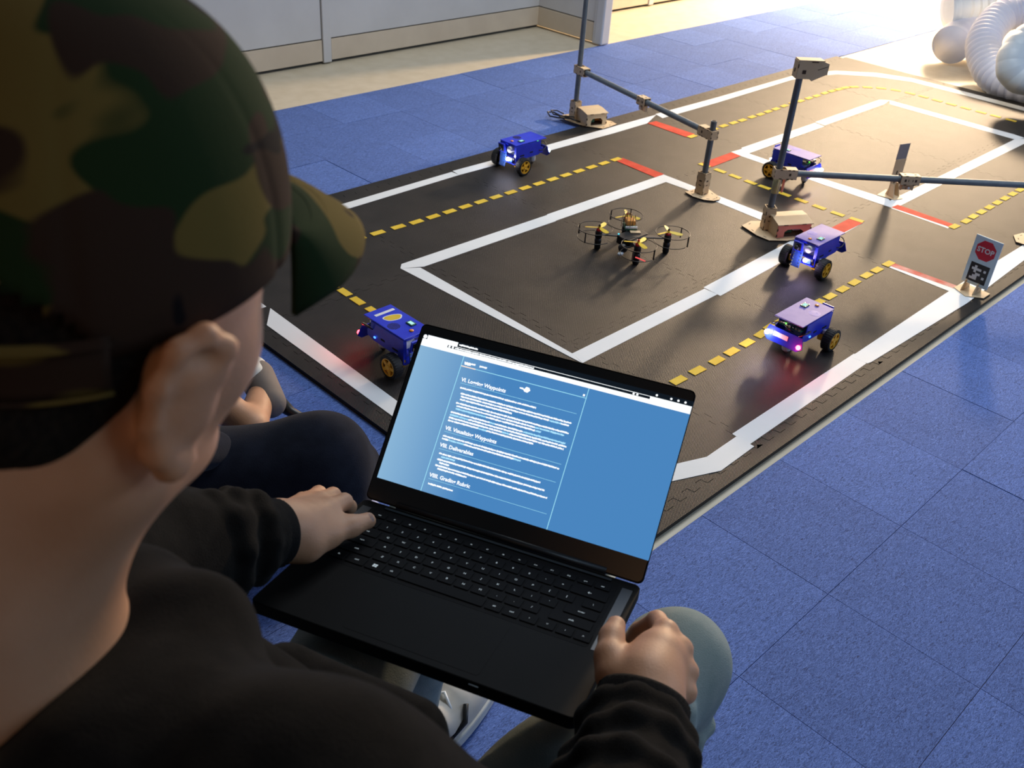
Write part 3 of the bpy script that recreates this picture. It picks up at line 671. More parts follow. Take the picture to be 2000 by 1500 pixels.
# head of the post
Xh = Matrix.Translation((P2.x+.004,P2.y-.002,.562)) @ Matrix.Rotation(math.radians(-40),4,'Z')
hd = MB()
sp_ = [(-.022,-.020),(.022,-.020),(.030,-.026),(.075,-.004),(.078,.030),(.060,.036),(-.022,.036)]
for s in (-1,1): hd.prism(sp_, s*.017-.0015, s*.017+.0015, Xh @ Matrix.Rotation(math.pi/2,4,'X'))
hd.box((.018,0,.0375),(.083,.038,.003),Xh); hd.box((-.0235,0,.008),(.003,.036,.054),Xh); hd.box((.077,0,.012),(.003,.034,.034),Xh)
hh = hd.build('post_head', M['ply'], g2, bevel=.0004)
q = MB()
for s in (-1,1):
    q.box((0,s*.0187,.002),(.012,.0008,.012),Xh); q.box((.030,s*.0187,.034),(.022,.0010,.003),Xh); q.box((.060,s*.0187,.016),(.036,.0008,.0016),Xh,Matrix.Rotation(math.radians(-20),3,'Y'))
    q.box((-.022,s*.0187,.02),(.003,.0010,.012),Xh)
q.box((-.0252,0,.004),(.0008,.008,.012),Xh); q.build('burnt_slot', M['burnt'], hh)
a = P2+d2*.050; b = P4-d2*.040; pipe(g2, (a.x,a.y,.222), (b.x,b.y,.222)); c = P2+d2*.455; clamp(g2, (c.x,c.y,.222), (d2.x,d2.y,0), .066, .032, prongs=True)
tee(g2, P4, .222, -d2); pipe(g2, (P4.x,P4.y,Z0+.004), (P4.x,P4.y,.30)); 
sleeve(g2, Matrix.Translation((P4.x,P4.y,Z0+.001)) @ Matrix.Rotation(math.atan2(d2.y,d2.x),4,'Z'), .036, .082)
plate(g2, [(2.420,.112),(2.368,.082),(2.372,.020),(2.43,-.025),(2.48,-.01),(2.50,.045),(2.47,.10)])
roof_box(g2, (1.676,.636), math.radians(-29), .128, .080, .046, .058, M['coral'])
par(g2)
# --- stop sign on its plywood foot
B1, B2 = Vector((1.858,.062)), Vector((1.850,-.024)); sc = (B1+B2)/2; sang = math.atan2((B2-B1).y,(B2-B1).x)
sg = empty('stop_sign', (sc.x,sc.y,ZT), sang, 'small white card sign with red octagon reading STOP above a black square marker', 'sign')
W_, H_ = .087, .160; zb = .022
SX = Matrix.Rotation(math.pi/2,4,'X')
cd_ = MB().box((0,0,zb+H_/2),(W_,.003,H_)).build('sign_card', M['print_white'], sg, bevel=.0004)
oc = [(.034*math.cos(math.radians(22.5+45*k)),.034*math.sin(math.radians(22.5+45*k))) for k in range(8)]
fy = -.0016
MB().prism(oc, 0, .0004, Matrix.Translation((0,fy,zb+H_*.735)) @ SX).build('red_octagon', M['print_red'], cd_)
text_obj('lettering', 'STOP', .0235, M['white_tape'], cd_, Vector((0,fy-.0006,zb+H_*.735)), Matrix.Rotation(math.pi/2,3,'X'), .0001, sx=.98, bold=.0006)
ts = .062; MB().box((0,fy-.0001,zb+.0415),(ts,.0004,ts)).build('marker_square', M['print_black'], cd_)
cells = {1:[2],2:[1,2,3,4,6],3:[2],4:[3,4],5:[2,3,6],6:[1,2,3]}; q = MB(); u = ts/8
for rr, cc in cells.items():
    for c_ in cc: q.box((-ts/2+u*(c_+.5), fy-.0005, zb+.0415+ts/2-u*(rr+.5)),(u*1.001,.0004,u*1.001))
q.build('marker_cells', M['white_tape'], cd_)
ft = MB().prism([(-.046,-.030),(.008,-.056),(.050,-.018),(.046,.030),(-.044,.034)], 0, .003).build('sign_foot', M['ply'], sg, bevel=.0003)
for x in (-.022,.018):
    p = MB().prism([(-.030,0),(.024,0),(.018,.026),(.004,.028),(.004,.018),(-.006,.018),(-.008,.034),(-.016,.034)], -.0015, .0015, Matrix.Translation((x,-.002,.003)) @ Matrix.Rotation(math.pi/2,4,'Z') @ SX).build('foot_bracket', M['ply'], ft, bevel=.0003)
# --- second sign seen from behind
s2 = empty('wooden_sign', (2.410,.590,ZT), math.radians(0), 'small plywood sign seen from behind, standing on a white line corner', 'sign')
aa = math.radians(-18)
Xb = Matrix.Rotation(aa,4,'Z') @ Matrix.Rotation(math.pi/2,4,'X')
MB().prism([(-.018,.052),(.018,.052),(.030,.085),(.030,.145),(-.022,.145),(-.022,.085)], -.0015,.0015, Xb @ Matrix.Translation((.004,0,0))).build('sign_card', M['ply'], s2)
MB().prism([(-.022,.145),(.030,.145),(.030,.205),(-.022,.205)], -.003,.0, Xb @ Matrix.Translation((.004,0,0))).build('sign_panel', mat('grey_back',(.27,.24,.24),.7), s2)
MB().prism([(-.016,.003),(.016,.003),(.016,.055),(-.016,.055)], -.0015,.0015, Xb @ Matrix.Translation((.002,0,0))).build('sign_stem', M['ply'], s2)
MB().box((.002,-.003,.075),(.005,.0012,.05),None,Matrix.Rotation(aa,3,'Z')).build('burnt_slot', M['burnt'], s2)
ft = MB().prism([(-.044,.030),(-.034,-.038),(.006,-.052),(.046,-.010),(.040,.036)], 0, .003).build('sign_foot', M['ply'], s2)
for x, r_ in ((-.016,1.1),(.020,1.3)):
    MB().prism([(-.026,0),(.026,0),(.008,.048),(-.008,.048)], -.0015, .0015, Matrix.Translation((x,-.008,.003)) @ Matrix.Rotation(r_,4,'Z') @ SX).build('foot_bracket', M['ply'], ft)
# ================================================================= quadcopter
dr = empty('quadcopter', (1.196,.888,ZT), math.radians(0), 'black quadcopter with yellow propellers and orange battery parked inside the white rectangle', 'drone')
legs = [(-.080,.076),(-.066,-.076),(.080,-.083),(.070,.085)]; HZ = .075
bd = MB()
for x, y in legs:
    a = math.atan2(y,x); bd.prism([(0,-.016),(math.hypot(x,y),-.006),(math.hypot(x,y),.006),(0,.016)], .050,.055, Matrix.Rotation(a,4,'Z'))
bd.prism([(-.045,-.028),(.045,-.028),(.052,0),(.045,.028),(-.045,.028),(-.052,0)], .030,.058)
bd.build('frame', M['black'], dr, bevel=.002)
for i, (x, y) in enumerate(legs):
    X = Matrix.Translation((x,y,0))
    MB().lathe([(.0085,0),(.0105,.004),(.0115,.030),(.0115,.036),(.0095,.037),(.0095,.041),(.0115,.042),(.0115,.062),(.009,.066),(.0005,.067)],18,X).build('motor_leg', M['black'], dr, smooth=True)
    MB().lathe([(.0098,.0),(.0098,.010),(.006,.012),(.0005,.012)],14,X @ Matrix.Translation((0,0,.060))).build('motor_cap', M['drone_red'], dr, smooth=True)
    for zz in (.040,.072):
        k = 36; rg = .056; ring = [(x+rg*math.cos(2*math.pi*j/k)+(x*.12), y+rg*math.sin(2*math.pi*j/k)+(y*.12), zz) for j in range(k+1)]
        ring = ring if zz > .05 else ring[4:k-8]
        MB().tube(ring, .0013, 6, cap=False).build('guard_ring', M['black'], dr, smooth=True)
    a0 = math.atan2(y,x)
    for da in (-.5,.9):
        px_, py_ = x*1.12+.056*math.cos(a0+da), y*1.12+.056*math.sin(a0+da)
        MB().box((px_,py_,.056),(.004,.0025,.036),None,Matrix.Rotation(a0+da,3,'Z')).build('guard_strut', M['black'], dr)
    pr_ = MB(); ph = [.3,2.3,.9,2.9][i]
    for b_ in range(3):
        Xp = X @ Matrix.Translation((0,0,HZ)) @ Matrix.Rotation(ph+b_*2*math.pi/3,4,'Z') @ Matrix.Rotation(math.radians(16),4,'X')
        pr_.prism([(.003,-.003),(.012,-.0065),(.030,-.0085),(.044,-.0065),(.048,0),(.044,.005),(.030,.006),(.012,.005),(.003,.003)],-.0006,.0006,Xp)
    pr_.lathe([(.0045,-.003),(.0045,.004),(.0005,.005)],12,X @ Matrix.Translation((0,0,HZ)))
    pr_.build('propeller', M['yellow_prop'], dr)
    MB().lathe([(.0038,.004),(.0042,.007),(.002,.011),(.0005,.0115)],12,X @ Matrix.Translation((0,0,HZ))).build('propeller_nut', M['drone_red'] if i in (1,3) else M['black'], dr, smooth=True)
Xd = Matrix.Translation((.030,.038,.064)) @ Matrix.Rotation(math.radians(50),4,'Z')
bx = MB().box((0,0,0),(.052,.040,.006),Xd).build('circuit_board', M['pcb'], dr)
q = MB()
for k in range(8): q.box((-.024,-.018+k*.0050,.006),(.006,.0038,.006),Xd)
q.build('pin_row', M['white_pl'], bx)
MB().box((.003,.0,.016),(.034,.030,.018),Xd).build('orange_battery', M['duct_tape_orange'], dr, bevel=.003)
MB().box((-.036,-.012,-.004),(.018,.034,.003),Xd).build('copper_card', M['ply'], dr)
for k in range(6):
    pts = [Xd @ Vector((-.022+.045*t_+.006*math.sin(k*2+t_*5), -.015+.006*k*math.cos(t_*2)+.004*k, .008+.030*math.sin(math.pi*t_)+.003*k*math.sin(math.pi*t_))) for t_ in [j/12 for j in range(13)]]
    MB().tube(pts, .0011, 5).build('wire', M['wire'], dr, smooth=True)
MB().lathe([(.012,0),(.015,.004),(.014,.018),(.008,.024),(.0005,.025)],16,Matrix.Translation((-.048,-.012,.026)) @ Matrix.Rotation(math.radians(-70),4,'Y')).build('camera_pod', M['black'], dr, smooth=True)
MB().lathe([(.0005,0),(.010,.002),(.013,.006),(.010,.010),(.0005,.012)],16,Matrix.Translation((-.075,-.018,.010)) @ Matrix.Scale(.6,4,(0,1,0))).build('clear_lens_cap', M['hose2'], dr, smooth=True)
MB().tube([(-.10+.012*math.cos(a),-.108+.05*math.sin(a)-.01,.036) for a in [-.2+.1*k for k in range(9)]],.002,6).build('red_strip', emat('drone_red_glow',(1.,.12,.12),.9), dr)
MB().box((-.040,.026,.060),(.005,.004,.002)).build('status_light', emat('drone_blue_glow',(.1,.7,1.),1.6), dr)
# ================================================================= flexible duct hose
def hose(name, ctrl, r, m, label, rib=.026, amp=.10, n=260, group=None):
    P = [Vector(c) for c in ctrl]
    def cr(t):
        t = t*(len(P)-1); i = min(int(t),len(P)-2); f = t-i; p0, p1, p2, p3 = P[max(i-1,0)],P[i],P[i+1],P[min(i+2,len(P)-1)]
        return .5*((2*p1)+(-p0+p2)*f+(2*p0-5*p1+4*p2-p3)*f*f+(-p0+3*p1-3*p2+p3)*f**3)
    pts = [cr(k/n) for k in range(n+1)]; s = 0; R = []
    for k in range(n+1):
        if k: s += (pts[k]-pts[k-1]).length
        ph = (s/rib) % 1; R.append(r*(1-amp+amp*(abs(ph*2-1)**.8)*1.2))
    R[0] = r*.6; 
    o = MB().tube(pts, R, 40).build(name, m, None, smooth=True); tag(o, label, 'hose', group)
    return o
hose('duct_hose', [cam(2090,75,5.20), cam(2030,28,5.32), cam(1962,30,5.36), cam(1922,80,5.28), cam(1936,138,5.16), cam(1985,168,5.04), cam(2040,160,4.98), cam(2085,120,4.98)], .090, M['hose'], 'thick white ribbed duct hose curling in a C at the right edge', amp=.16, n=520, rib=.032)
hose('duct_hose', [cam(2075,50,4.86), cam(2015,72,4.80), cam(1980,112,4.78), cam(1988,148,4.78), cam(2045,160,4.76), cam(2110,155,4.8)], .078, M['hose2'], 'smoother grey-blue duct hose end overlapping the C-shaped hose', amp=.05, rib=.06, n=300)
hose('duct_hose', [cam(1935,60,5.72), cam(1895,66,5.66), cam(1866,80,5.58), cam(1858,88,5.54)], .108, M['hose'], 'short white duct hose length lying under the grey one, upper right', amp=.02, rib=.08, n=120)
hose('duct_hose', [cam(1852,18,5.62), cam(1868,16,5.62), cam(1905,10,5.66), cam(1955,0,5.72), cam(2020,-14,5.8)], .112, M['hose2'], 'pale grey ribbed duct hose lying on top at the upper right corner', amp=.08, rib=.055, n=300)
# ================================================================= laptop
LR = Matrix(((0.3917,0.9086,0.1452,-0.5563),(-0.9199,0.3837,0.0807,-0.2659),(0.0176,-0.1652,0.9861,0.5768),(0,0,0,1)))
lp = empty('laptop', (0,0,0), 0, 'open black laptop on the seated person\'s lap, its screen filled with white text on blue', 'laptop')
lp.matrix_world = LR
LW, LD, LL = .357, .237, .233; LA = math.radians(56.21)
def rrect(w_, d_, r, cx=0., cy=0., n=5):
    out = []
    for sx, sy, a0 in ((1,1,0),(-1,1,90),(-1,-1,180),(1,-1,270)):
        for k in range(n+1):
            a = math.radians(a0+90*k/n); out.append((cx+sx*(w_/2-r)+r*math.cos(a), cy+sy*(d_/2-r)+r*math.sin(a)))
    return out
base = MB().prism(rrect(LW,LD,.008,0,-LD/2), -.0145, 0).build('base', M['laptop'], lp, bevel=.0012)
LX = Matrix.Rotation(LA,4,'X')      # lid: x right, y up the lid, z towards the user
lid = MB().prism(rrect(LW,LL-.001,.007,0,.001+(LL-.001)/2), -.0065, -.0008, LX).build('lid', M['laptop'], lp, bevel=.0008)
bz = MB().prism(rrect(LW-.003,LL-.005,.006,0,.003+(LL-.005)/2), -.0008, -.0002, LX).build('bezel', M['bezel'], lid)
MB().tube([(-.135,.004,.002),(.135,.004,.002)], .0048, 14).build('hinge', M['black'], lp, smooth=True)
MB().box((0,-.0085,.0008),(.29,.004,.0012)).build('hinge_cover', M['bezel'], base)
# screen picture, built as flat emissive areas on the panel
x0, x1, y0, y1 = -.1715, .1780, .0292, .2200
def sm(name, col, s=1.): return emat(name, col, s)
SC = {'page': sm('screen_page',(.045,.165,.40),1.), 'white': sm('screen_white',(.93,.97,1.),1.15), 'dark': sm('screen_dark',(.006,.010,.016),1.), 'line': sm('screen_line',(.35,.78,.95),1.), 'code': sm('screen_code',(.42,.78,1.),1.), 'warm': sm('screen_warm',(1.,.80,.66),1.)}
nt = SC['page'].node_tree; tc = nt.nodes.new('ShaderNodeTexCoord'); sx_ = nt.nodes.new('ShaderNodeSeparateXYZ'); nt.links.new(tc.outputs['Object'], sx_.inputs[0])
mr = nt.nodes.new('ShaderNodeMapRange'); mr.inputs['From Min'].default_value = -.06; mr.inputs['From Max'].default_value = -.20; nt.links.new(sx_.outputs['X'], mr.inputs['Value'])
mx = nt.nodes.new('ShaderNodeMix'); mx.data_type = 'RGBA'; mx.inputs[6].default_value = (.068,.235,.52,1); mx.inputs[7].default_value = (.30,.52,.72,1)  # page lightens towards the left: viewing-angle glare painted into its emission
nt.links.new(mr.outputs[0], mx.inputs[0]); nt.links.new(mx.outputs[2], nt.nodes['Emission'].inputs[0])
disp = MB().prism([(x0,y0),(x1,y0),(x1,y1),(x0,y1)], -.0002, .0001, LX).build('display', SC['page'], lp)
dz = [.0001]
def panel(ax, ay, bx_, by, mname, z=.0002, name='screen_area'):
    return MB().prism([(ax,ay),(bx_,ay),(bx_,by),(ax,by)], z-.0001, z+.00002, LX).build(name, SC[mname], disp)
panel(x0,.2045,x1,.2100,'white'); panel(x0,.2100,x1,.2135,'dark'); panel(x0,.2135,x1,y1,'dark'); panel(x0,.2132,x1,.2138,'white',.0003)
panel(x0,.2045,-.136,.2135,'white',.00025); panel(-.1655,.2138,-.1235,.2195,'white',.0003); panel(.128,.2045,x1,.2135,'white',.0003)
MB().lathe([(.0026,0),(.0026,.0002)],14,LX @ Matrix.Translation((-.1688,.2166,.0002))).build('tab_icon', SC['white'], disp)
for cx_ in (.108,.1125,.135,.1525,.161,.1695):
    zc = .2166 if cx_ > .12 else .2116
    MB().lathe([(.0014,0),(.0014,.0002)],10,LX @ Matrix.Translation((cx_,zc,.0003))).build('toolbar_icon', SC['white'], disp)
for cx_ in (-.1332,-.1285): MB().lathe([(.0016,0),(.0016,.0002)],10,LX @ Matrix.Translation((cx_,.2116,.0003))).build('toolbar_icon', SC['white'], disp)
panel(-.1112,y0,-.1104,.2045,'line'); panel(.0540,y0,.0548,.2045,'line'); panel(-.1104,.1915,.0540,.1923,'line'); panel(-.1104,.1912,-.0910,.1925,'warm',.0003)
random.seed(8)
def textline(ax, bx_, y, h=.0021, mname='white', code=(), name='text_line'):
    """unreadable run of small print: words as ragged bars"""
    b = MB(); x = ax; c2 = MB(); anyc = False
    while x < bx_:
        wl = random.uniform(.0035,.0125); e = min(x+wl,bx_); k = x
        inc = any(a_ <= x < b_ for a_, b_ in code); tgt = c2 if inc else b; anyc |= inc
        while k < e:
            g = random.uniform(.0007,.0013); hh_ = h*random.choice((.72,.80,.95,1.)); dn = random.choice((0,0,0,.0004))
            tgt.prism([(k,y-dn),(k+g,y-dn),(k+g,y+hh_),(k,y+hh_)], .0001, .00025, LX); k += g*.92
        x = e+.0008
    o = b.build(name, SC[mname], disp); o['kind'] = 'stuff'
    if anyc: o2 = c2.build(name, SC['code'], disp); o2['kind'] = 'stuff'
def heading(s, x, y, size=.0066):
    text_obj('heading', s, size, SC['white'], disp, LX @ Vector((x,y,.0003)), LX.to_3x3(), .00005, 'LEFT', bold=.0002)
textline(-.1215,-.097,.2160,.0022); textline(-.1255,-.020,.2105,.0020)
textline(-.1070,-.0990,.1945,.0024); textline(-.1075,-.0930,.1960,.0022); textline(-.0870,-.0780,.1960,.0022)
heading('VI. Logging Waypoints', -.1045, .1752); panel(-.1045,.1705,.0487,.1709,'line')
textline(-.1030,-.0020,.1640)
for y, a, b, c in ((.1572,-.1000,.0455,()),(.1535,-.0985,.0435,((.018,.026),)),(.1498,-.0985,-.0300,()),(.1445,-.1020,.0460,()),(.1408,-.1000,.0410,((.004,.038),)),(.1371,-.1000,.0130,((-.100,-.070),(.004,.010)))):
    textline(a,b,y,code=c)
for y, a, b, c in ((.1318,-.1050,.0455,((-.056,-.050),(-.012,.044))),(.1282,-.1050,.0478,((-.105,-.092),)),(.1246,-.1050,.0455,((-.040,-.030),)),(.1210,-.1050,.0080,((-.070,-.062),))): textline(a,b,y,code=c)
heading('VII. Visualizing Waypoints', -.1052, .1118); panel(-.1052,.1072,.0486,.1076,'line')
textline(-.1052,.0470,.1008); textline(-.1052,-.0010,.0972,code=((-.105,-.080),(-.010,-.004)))
heading('VIII. Deliverables', -.1052, .0900); panel(-.1052,.0850,.0485,.0854,'line')
textline(-.1030,.0300,.0788); textline(-.0990,-.0800,.0752,code=((-.099,-.083),)); textline(-.1030,.0380,.0712); textline(-.0990,-.0860,.0676); textline(-.1030,.0430,.0636); textline(-.0990,-.0600,.0600)
heading('VIIII. Grading Rubric', -.1062, .0512); panel(-.1062,.0462,.0488,.0466,'line'); textline(-.1045,-.0720,.0395)
b_ = MB(); b_.prism([(-.029,.1845),(-.025,.1848),(-.023,.1835),(-.021,.1870),(-.017,.1865),(-.015,.1835),(-.018,.1800),(-.022,.1805),(-.024,.1825),(-.029,.1830)], .0001, .0003, LX); b_.build('page_mark', SC['white'], disp)
panel(.0495,.1935,.0520,.1960,'white')
# keyboard: every key its own part with a lit legend
MB().prism(rrect(.312,.122,.004,0,-.0735), -.0002, .00015).build('keyboard_deck', M['key'], base)
def key(cx, cy, w_, s, h=.0155, ls=.0042, dy=0):
    k = MB().prism(rrect(w_,h,.0014,cx,cy,n=2), .0001, .0013).build('key', M['key'], lp, bevel=.0003)
    if s: text_obj('legend', s, ls, M['legend'], k, Vector((cx,cy+dy,.00145)), None, .00004)
P_ = .0201
fr = ['esc']+['f%d' % i for i in range(1,13)]+['prt','del']
for i, s in enumerate(fr): key(-.1425+i*.02018, -.0262, .0178, s, .0105, .0032)
xs = -.1422
for i, s in enumerate('`1234567890-='): key(xs+i*P_, -.0453, .0178, s)
key(.1305, -.0453, .0420, '\u2190', ls=.006)
key(-.1372, -.0640, .0290, 'tab', ls=.0032)
for i, s in enumerate('QWERTYUIOP[]'): key(-.1110+i*P_, -.0640, .0178, s)
key(.1405, -.0640, .0222, '\\')
key(-.1345, -.0827, .0340, 'caps', ls=.0032)
for i, s in enumerate("ASDFGHJKL;'"): key(-.1050+i*P_, -.0827, .0178, s)
key(.1330, -.0827, .0370, 'enter', ls=.0036)
key(-.1310, -.1014, .0430, 'shift', ls=.0032)
for i, s in enumerate('ZXCVBNM,./'): key(-.0981+i*P_, -.1014, .0178, s)
key(.1275, -.1014, .0470, 'shift', ls=.0036)
for cx_, w_, s in ((-.1425,.0178,'fn'),(-.1200,.0225,'ctrl'),(-.0968,.0205,''),(-.0762,.0178,'alt'),(-.0150,.1010,''),(.0470,.0178,'alt'),(.0670,.0178,'ctrl'),(.0872,.0178,'\u2039'),(.1073,.0178,'\u2228'),(.1274,.0178,'\u203a'),(.1472,.0178,'\u2227')):
    key(cx_, -.1201, w_, s, ls=.0036)
for dx in (-1,1):
    for dy in (-1,1): MB().box((-.0968+dx*.0014,-.1201+dy*.0014,.00145),(.0024,.0024,.0001)).build('logo_pane', M['legend'], base)
tp_ = MB().prism(rrect(.150,.088,.004,.0,-.1835), -.0001, .0002).build('touchpad', M['laptop'], base, bevel=.0001)
for sx in (-1,1):
    MB().box((sx*.166,-.075,.0001),(.012,.12,.0003)).build('speaker_grille', M['black'], base)
MB().box((.075,-.2371,-.004),(.010,.0006,.0012)).build('front_light', M['white_pl'], base)
# ================================================================= the seated person with the laptop
R_ = cv((.8,.5,-.33)); F_ = cv((.483,-.213,.849)); U_ = cv((.354,-.838,-.412))
R_ /= np.linalg.norm(R_); F_ -= R_*(F_@R_); F_ /= np.linalg.norm(F_); U_ = np.cross(R_,F_)
HC = cam(370,780,.39)-R_*.084+F_*.010+cv((-.0085,0,0))
def H(r, f, u): return HC+R_*r+F_*f+U_*u
AX = np.array([R_,F_,U_])
def axr(ax, ang, base=AX):
    c, s = math.cos(ang), math.sin(ang); a, b = {'r':(1,2),'f':(0,2),'u':(0,1)}[ax]; B = base.copy(); B[a] = base[a]*c+base[b]*s; B[b] = base[b]*c-base[a]*s; return B
NB = cam(12,1300,.478)-.0*R_
NB = HC + cv((-.072,.172,.058))
fw = np.array([.921,.389,0]); rt = np.array([.389,-.921,0]); up = np.array([0,0,1.])
SR, SL = NB+rt*.185-up*.045, NB-rt*.185-up*.045
ER, EL = np.array([-.885,-.700,.700]), cam(318,1090,.93)
WR, WL_ = cam(1262,1385,.885), cam(535,1035,1.035)
PV = np.array([-.965,-.455,.50])
sk = [  # skull, face, neck
 ell(H(0,.000,.040), AX, (.078,.089,.080), .02), ell(H(0,.022,-.025), AX, (.071,.062,.076), .03), ell(H(0,.050,-.075), AX, (.040,.042,.036), .03),
 cap(H(.056,.002,-.052), H(.020,.075,-.088), .021, .018, .025), cap(H(-.056,.002,-.052), H(-.020,.075,-.088), .021, .018, .025),
 ell(H(0,.088,-.098), AX, (.020,.014,.016), .02),
 ell(H(.043,.054,-.014), AX, (.019,.020,.024), .025), ell(H(-.043,.054,-.014), AX, (.019,.020,.024), .025),
 cap(H(-.030,.084,.030), H(.030,.084,.030), .012, .012, .02),
 cap(H(0,.093,.012), H(0,.112,-.026), .007, .011, .014), ell(H(.011,.100,-.030), AX, (.007,.009,.007), .008), ell(H(-.011,.100,-.030), AX, (.007,.009,.007), .008),
 cap(H(-.018,.090,-.056), H(.018,.090,-.056), .006, .006, .008), cap(H(-.016,.090,-.065), H(.016,.090,-.065), .007, .007, .008),
 cut(H(.031,.098,.006), AX, (.015,.012,.010), .012), cut(H(-.031,.098,.006), AX, (.015,.012,.010), .012), cut(H(0,.104,-.0605), AX, (.022,.010,.0016), .003),
 cap(H(0,-.030,-.050), NB+fw*.01, .058, .058, .04), cap(H(.0,-.055,-.030), NB-fw*.03, .048, .054, .04), cap(H(.050,-.018,-.040), NB+rt*.025+fw*.035, .024, .020, .03), cap(H(-.050,-.018,-.040), NB-rt*.025+fw*.035, .024, .020, .03),
 cap(NB-up*.02, NB-up*.10, .060, .080, .04), cap(NB-up*.085, SR-up*.02, .050, .050, .03), cap(NB-up*.085, SL-up*.02, .050, .050, .03)]
for s in (1,-1):   # ears
    eb = axr('u', s*(-.30)); c0 = H(s*.0905,-.008,.002)
    A_ = np.array([eb[0]*1, eb[1], eb[2]])
    def E_(f, u, o=0.): return c0+A_[1]*f+A_[2]*u+R_*s*o
    sk.append(ell(c0-R_*s*.002, A_, (.0070,.015,.027), .010))
    rim = [E_(.012,.014,.0), E_(.010,.027,.002), E_(-.002,.034,.004), E_(-.014,.028,.006), E_(-.019,.012,.007), E_(-.017,-.006,.006), E_(-.010,-.020,.004), E_(-.001,-.030,.002), E_(.005,-.027,.0)]
    for i in range(len(rim)-1): sk.append(cap(rim[i], rim[i+1], .0042 if i < 6 else .0065, .0042 if i < 5 else .0065, .005))
    ah = [E_(.006,.018,.002), E_(-.006,.016,.004), E_(-.009,.000,.004), E_(-.004,-.014,.003)]
    for i in range(3): sk.append(cap(ah[i], ah[i+1], .0030, .0030, .005))
    sk.append(cap(E_(.002,-.006,-.006), E_(.0,.012,-.006), .010, .010, .012))
def chain(pts, rad, k=.008): return [cap(pts[i], pts[i+1], rad[i], rad[i+1], k) for i in range(len(pts)-1)]
arm = chain([SR,ER,WR], [.052,.042,.030], .02)+chain([SL,EL,WL_], [.052,.042,.029], .02)
# right hand, closed around the laptop's right edge
rh = chain([WR, cam(1262,1335,.905), cam(1285,1285,.930)], [.030,.030,.027], .02)
mc = [cam(1300,1236,.952), cam(1328,1268,.944), cam(1340,1312,.934), cam(1338,1352,.922)]
for k_, p in enumerate(mc): rh += [cap(cam(1250+k_*7,1330+k_*8,.905), p, .0135, .0135-.0007*k_, .009)]
rh += chain([mc[0], cam(1283,1212,.985), cam(1248,1232,1.010), cam(1226,1256,1.012)], [.0120,.0100,.0088,.0078], .004)
rh += chain([mc[1], cam(1322,1262,.990), cam(1290,1268,1.018), cam(1262,1290,1.014)], [.0118,.0100,.0088,.0078], .004)
rh += chain([mc[2], cam(1338,1312,.978), cam(1305,1318,1.004), cam(1275,1335,1.0)], [.0112,.0096,.0084,.0075], .004)
rh += chain([mc[3], cam(1340,1352,.960), cam(1310,1362,.985), cam(1285,1372,.98)], [.0102,.0086,.0076,.0068], .004)
rh += chain([cam(1238,1345,.898), cam(1200,1318,.905), cam(1190,1282,.918), cam(1194,1246,.938), cam(1203,1222,.952)], [.018,.0165,.0130,.0110,.0098], .009)
rh += [cap(cam(1225,1318,.910), cam(1275,1275,.938), .013, .011, .014)]
# left hand, spread over the laptop's back left corner
lh = chain([WL_, cam(572,1038,1.050), cam(600,1022,1.075)], [.028,.027,.024], .02)
ml = [cam(640,995,1.105), cam(622,981,1.118), cam(600,980,1.120), cam(578,990,1.110)]
for k_, p in enumerate(ml): lh += [cap(cam(565-k_*5,1040-k_*8,1.050), p, .0145, .0120-.0005*k_, .014)]
lh += chain([ml[0], cam(672,980,1.132), cam(682,990,1.158), cam(668,1003,1.172)], [.0120,.0100,.0088,.0078], .004)
lh += chain([ml[1], cam(650,968,1.150), cam(664,985,1.182), cam(655,1002,1.190)], [.0116,.0098,.0086,.0076], .004)
lh += chain([ml[2], cam(622,964,1.160), cam(640,985,1.190), cam(638,1003,1.195)], [.0110,.0094,.0082,.0073], .004)
lh += chain([ml[3], cam(590,975,1.150), cam(605,995,1.180), cam(608,1012,1.185)], [.0100,.0084,.0074,.0066], .004)
lh += chain([cam(560,1058,1.038), cam(598,1062,1.050), cam(640,1046,1.072), cam(684,1028,1.098), cam(718,1017,1.118)], [.017,.0175,.0130,.0108,.0098], .012)
lh += [cap(cam(600,1040,1.062), cam(640,1012,1.095), .014, .011, .018)]
HR, HL = PV+rt*.085, PV-rt*.085; KR, KL = np.array([-.452,-.474,.462]), np.array([-.520,-.115,.470])
AR, AL = np.array([-.515,-.500,.095]), np.array([-.560,-.095,.090])
trunk = [cap(PV, NB-up*.14-fw*.01, .11, .13, .05), cap(HR,KR,.070,.050,.03), cap(HL,KL,.070,.050,.03), cap(KR,AR,.046,.034,.03), cap(KL,AL,.046,.034,.03)]
person = blob('person', sk+arm+rh+lh+trunk, .0032, M['skin'])
tag(person, 'person in camouflage cap and black hooded sweatshirt, seen from behind, holding a laptop', 'person')
for s in (-1,1):
    MB().lathe([(.0005,-.0115),(.008,-.008),(.0115,0),(.008,.008),(.0005,.0115)],14,Matrix.Translation(H(s*.031,.074,.006))).build('eye', M['white_pl'], person, smooth=True)
def nail(p, n, d, w_, l_):
    n = Vector(n).normalized(); d = Vector(d); d = (d-n*d.dot(n)).normalized(); b = n.cross(d)
    X = Matrix(((b.x,d.x,n.x,p[0]),(b.y,d.y,n.y,p[1]),(b.z,d.z,n.z,p[2]),(0,0,0,1)))
    vs = []; fs = []
    for i in range(7):
        for j in range(5):
            u, v = (i-3)/3, (j-2)/2; ww = w_*(1-.18*max(v,0)**2-.10*max(-v,0)**2); vs.append((u*ww/2, v*l_/2*(1-.12*u*u), -.0032*u*u-.0008*v*v))
    for i in range(6):
        for j in range(4): a = i*5+j; fs.append((a,a+5,a+6,a+1))
    o = MB().add(vs, fs, X).build('fingernail', M['nail'], person, smooth=True); return o
tR, tL = cam(1204,1226,.952), cam(718,1017,1.118)
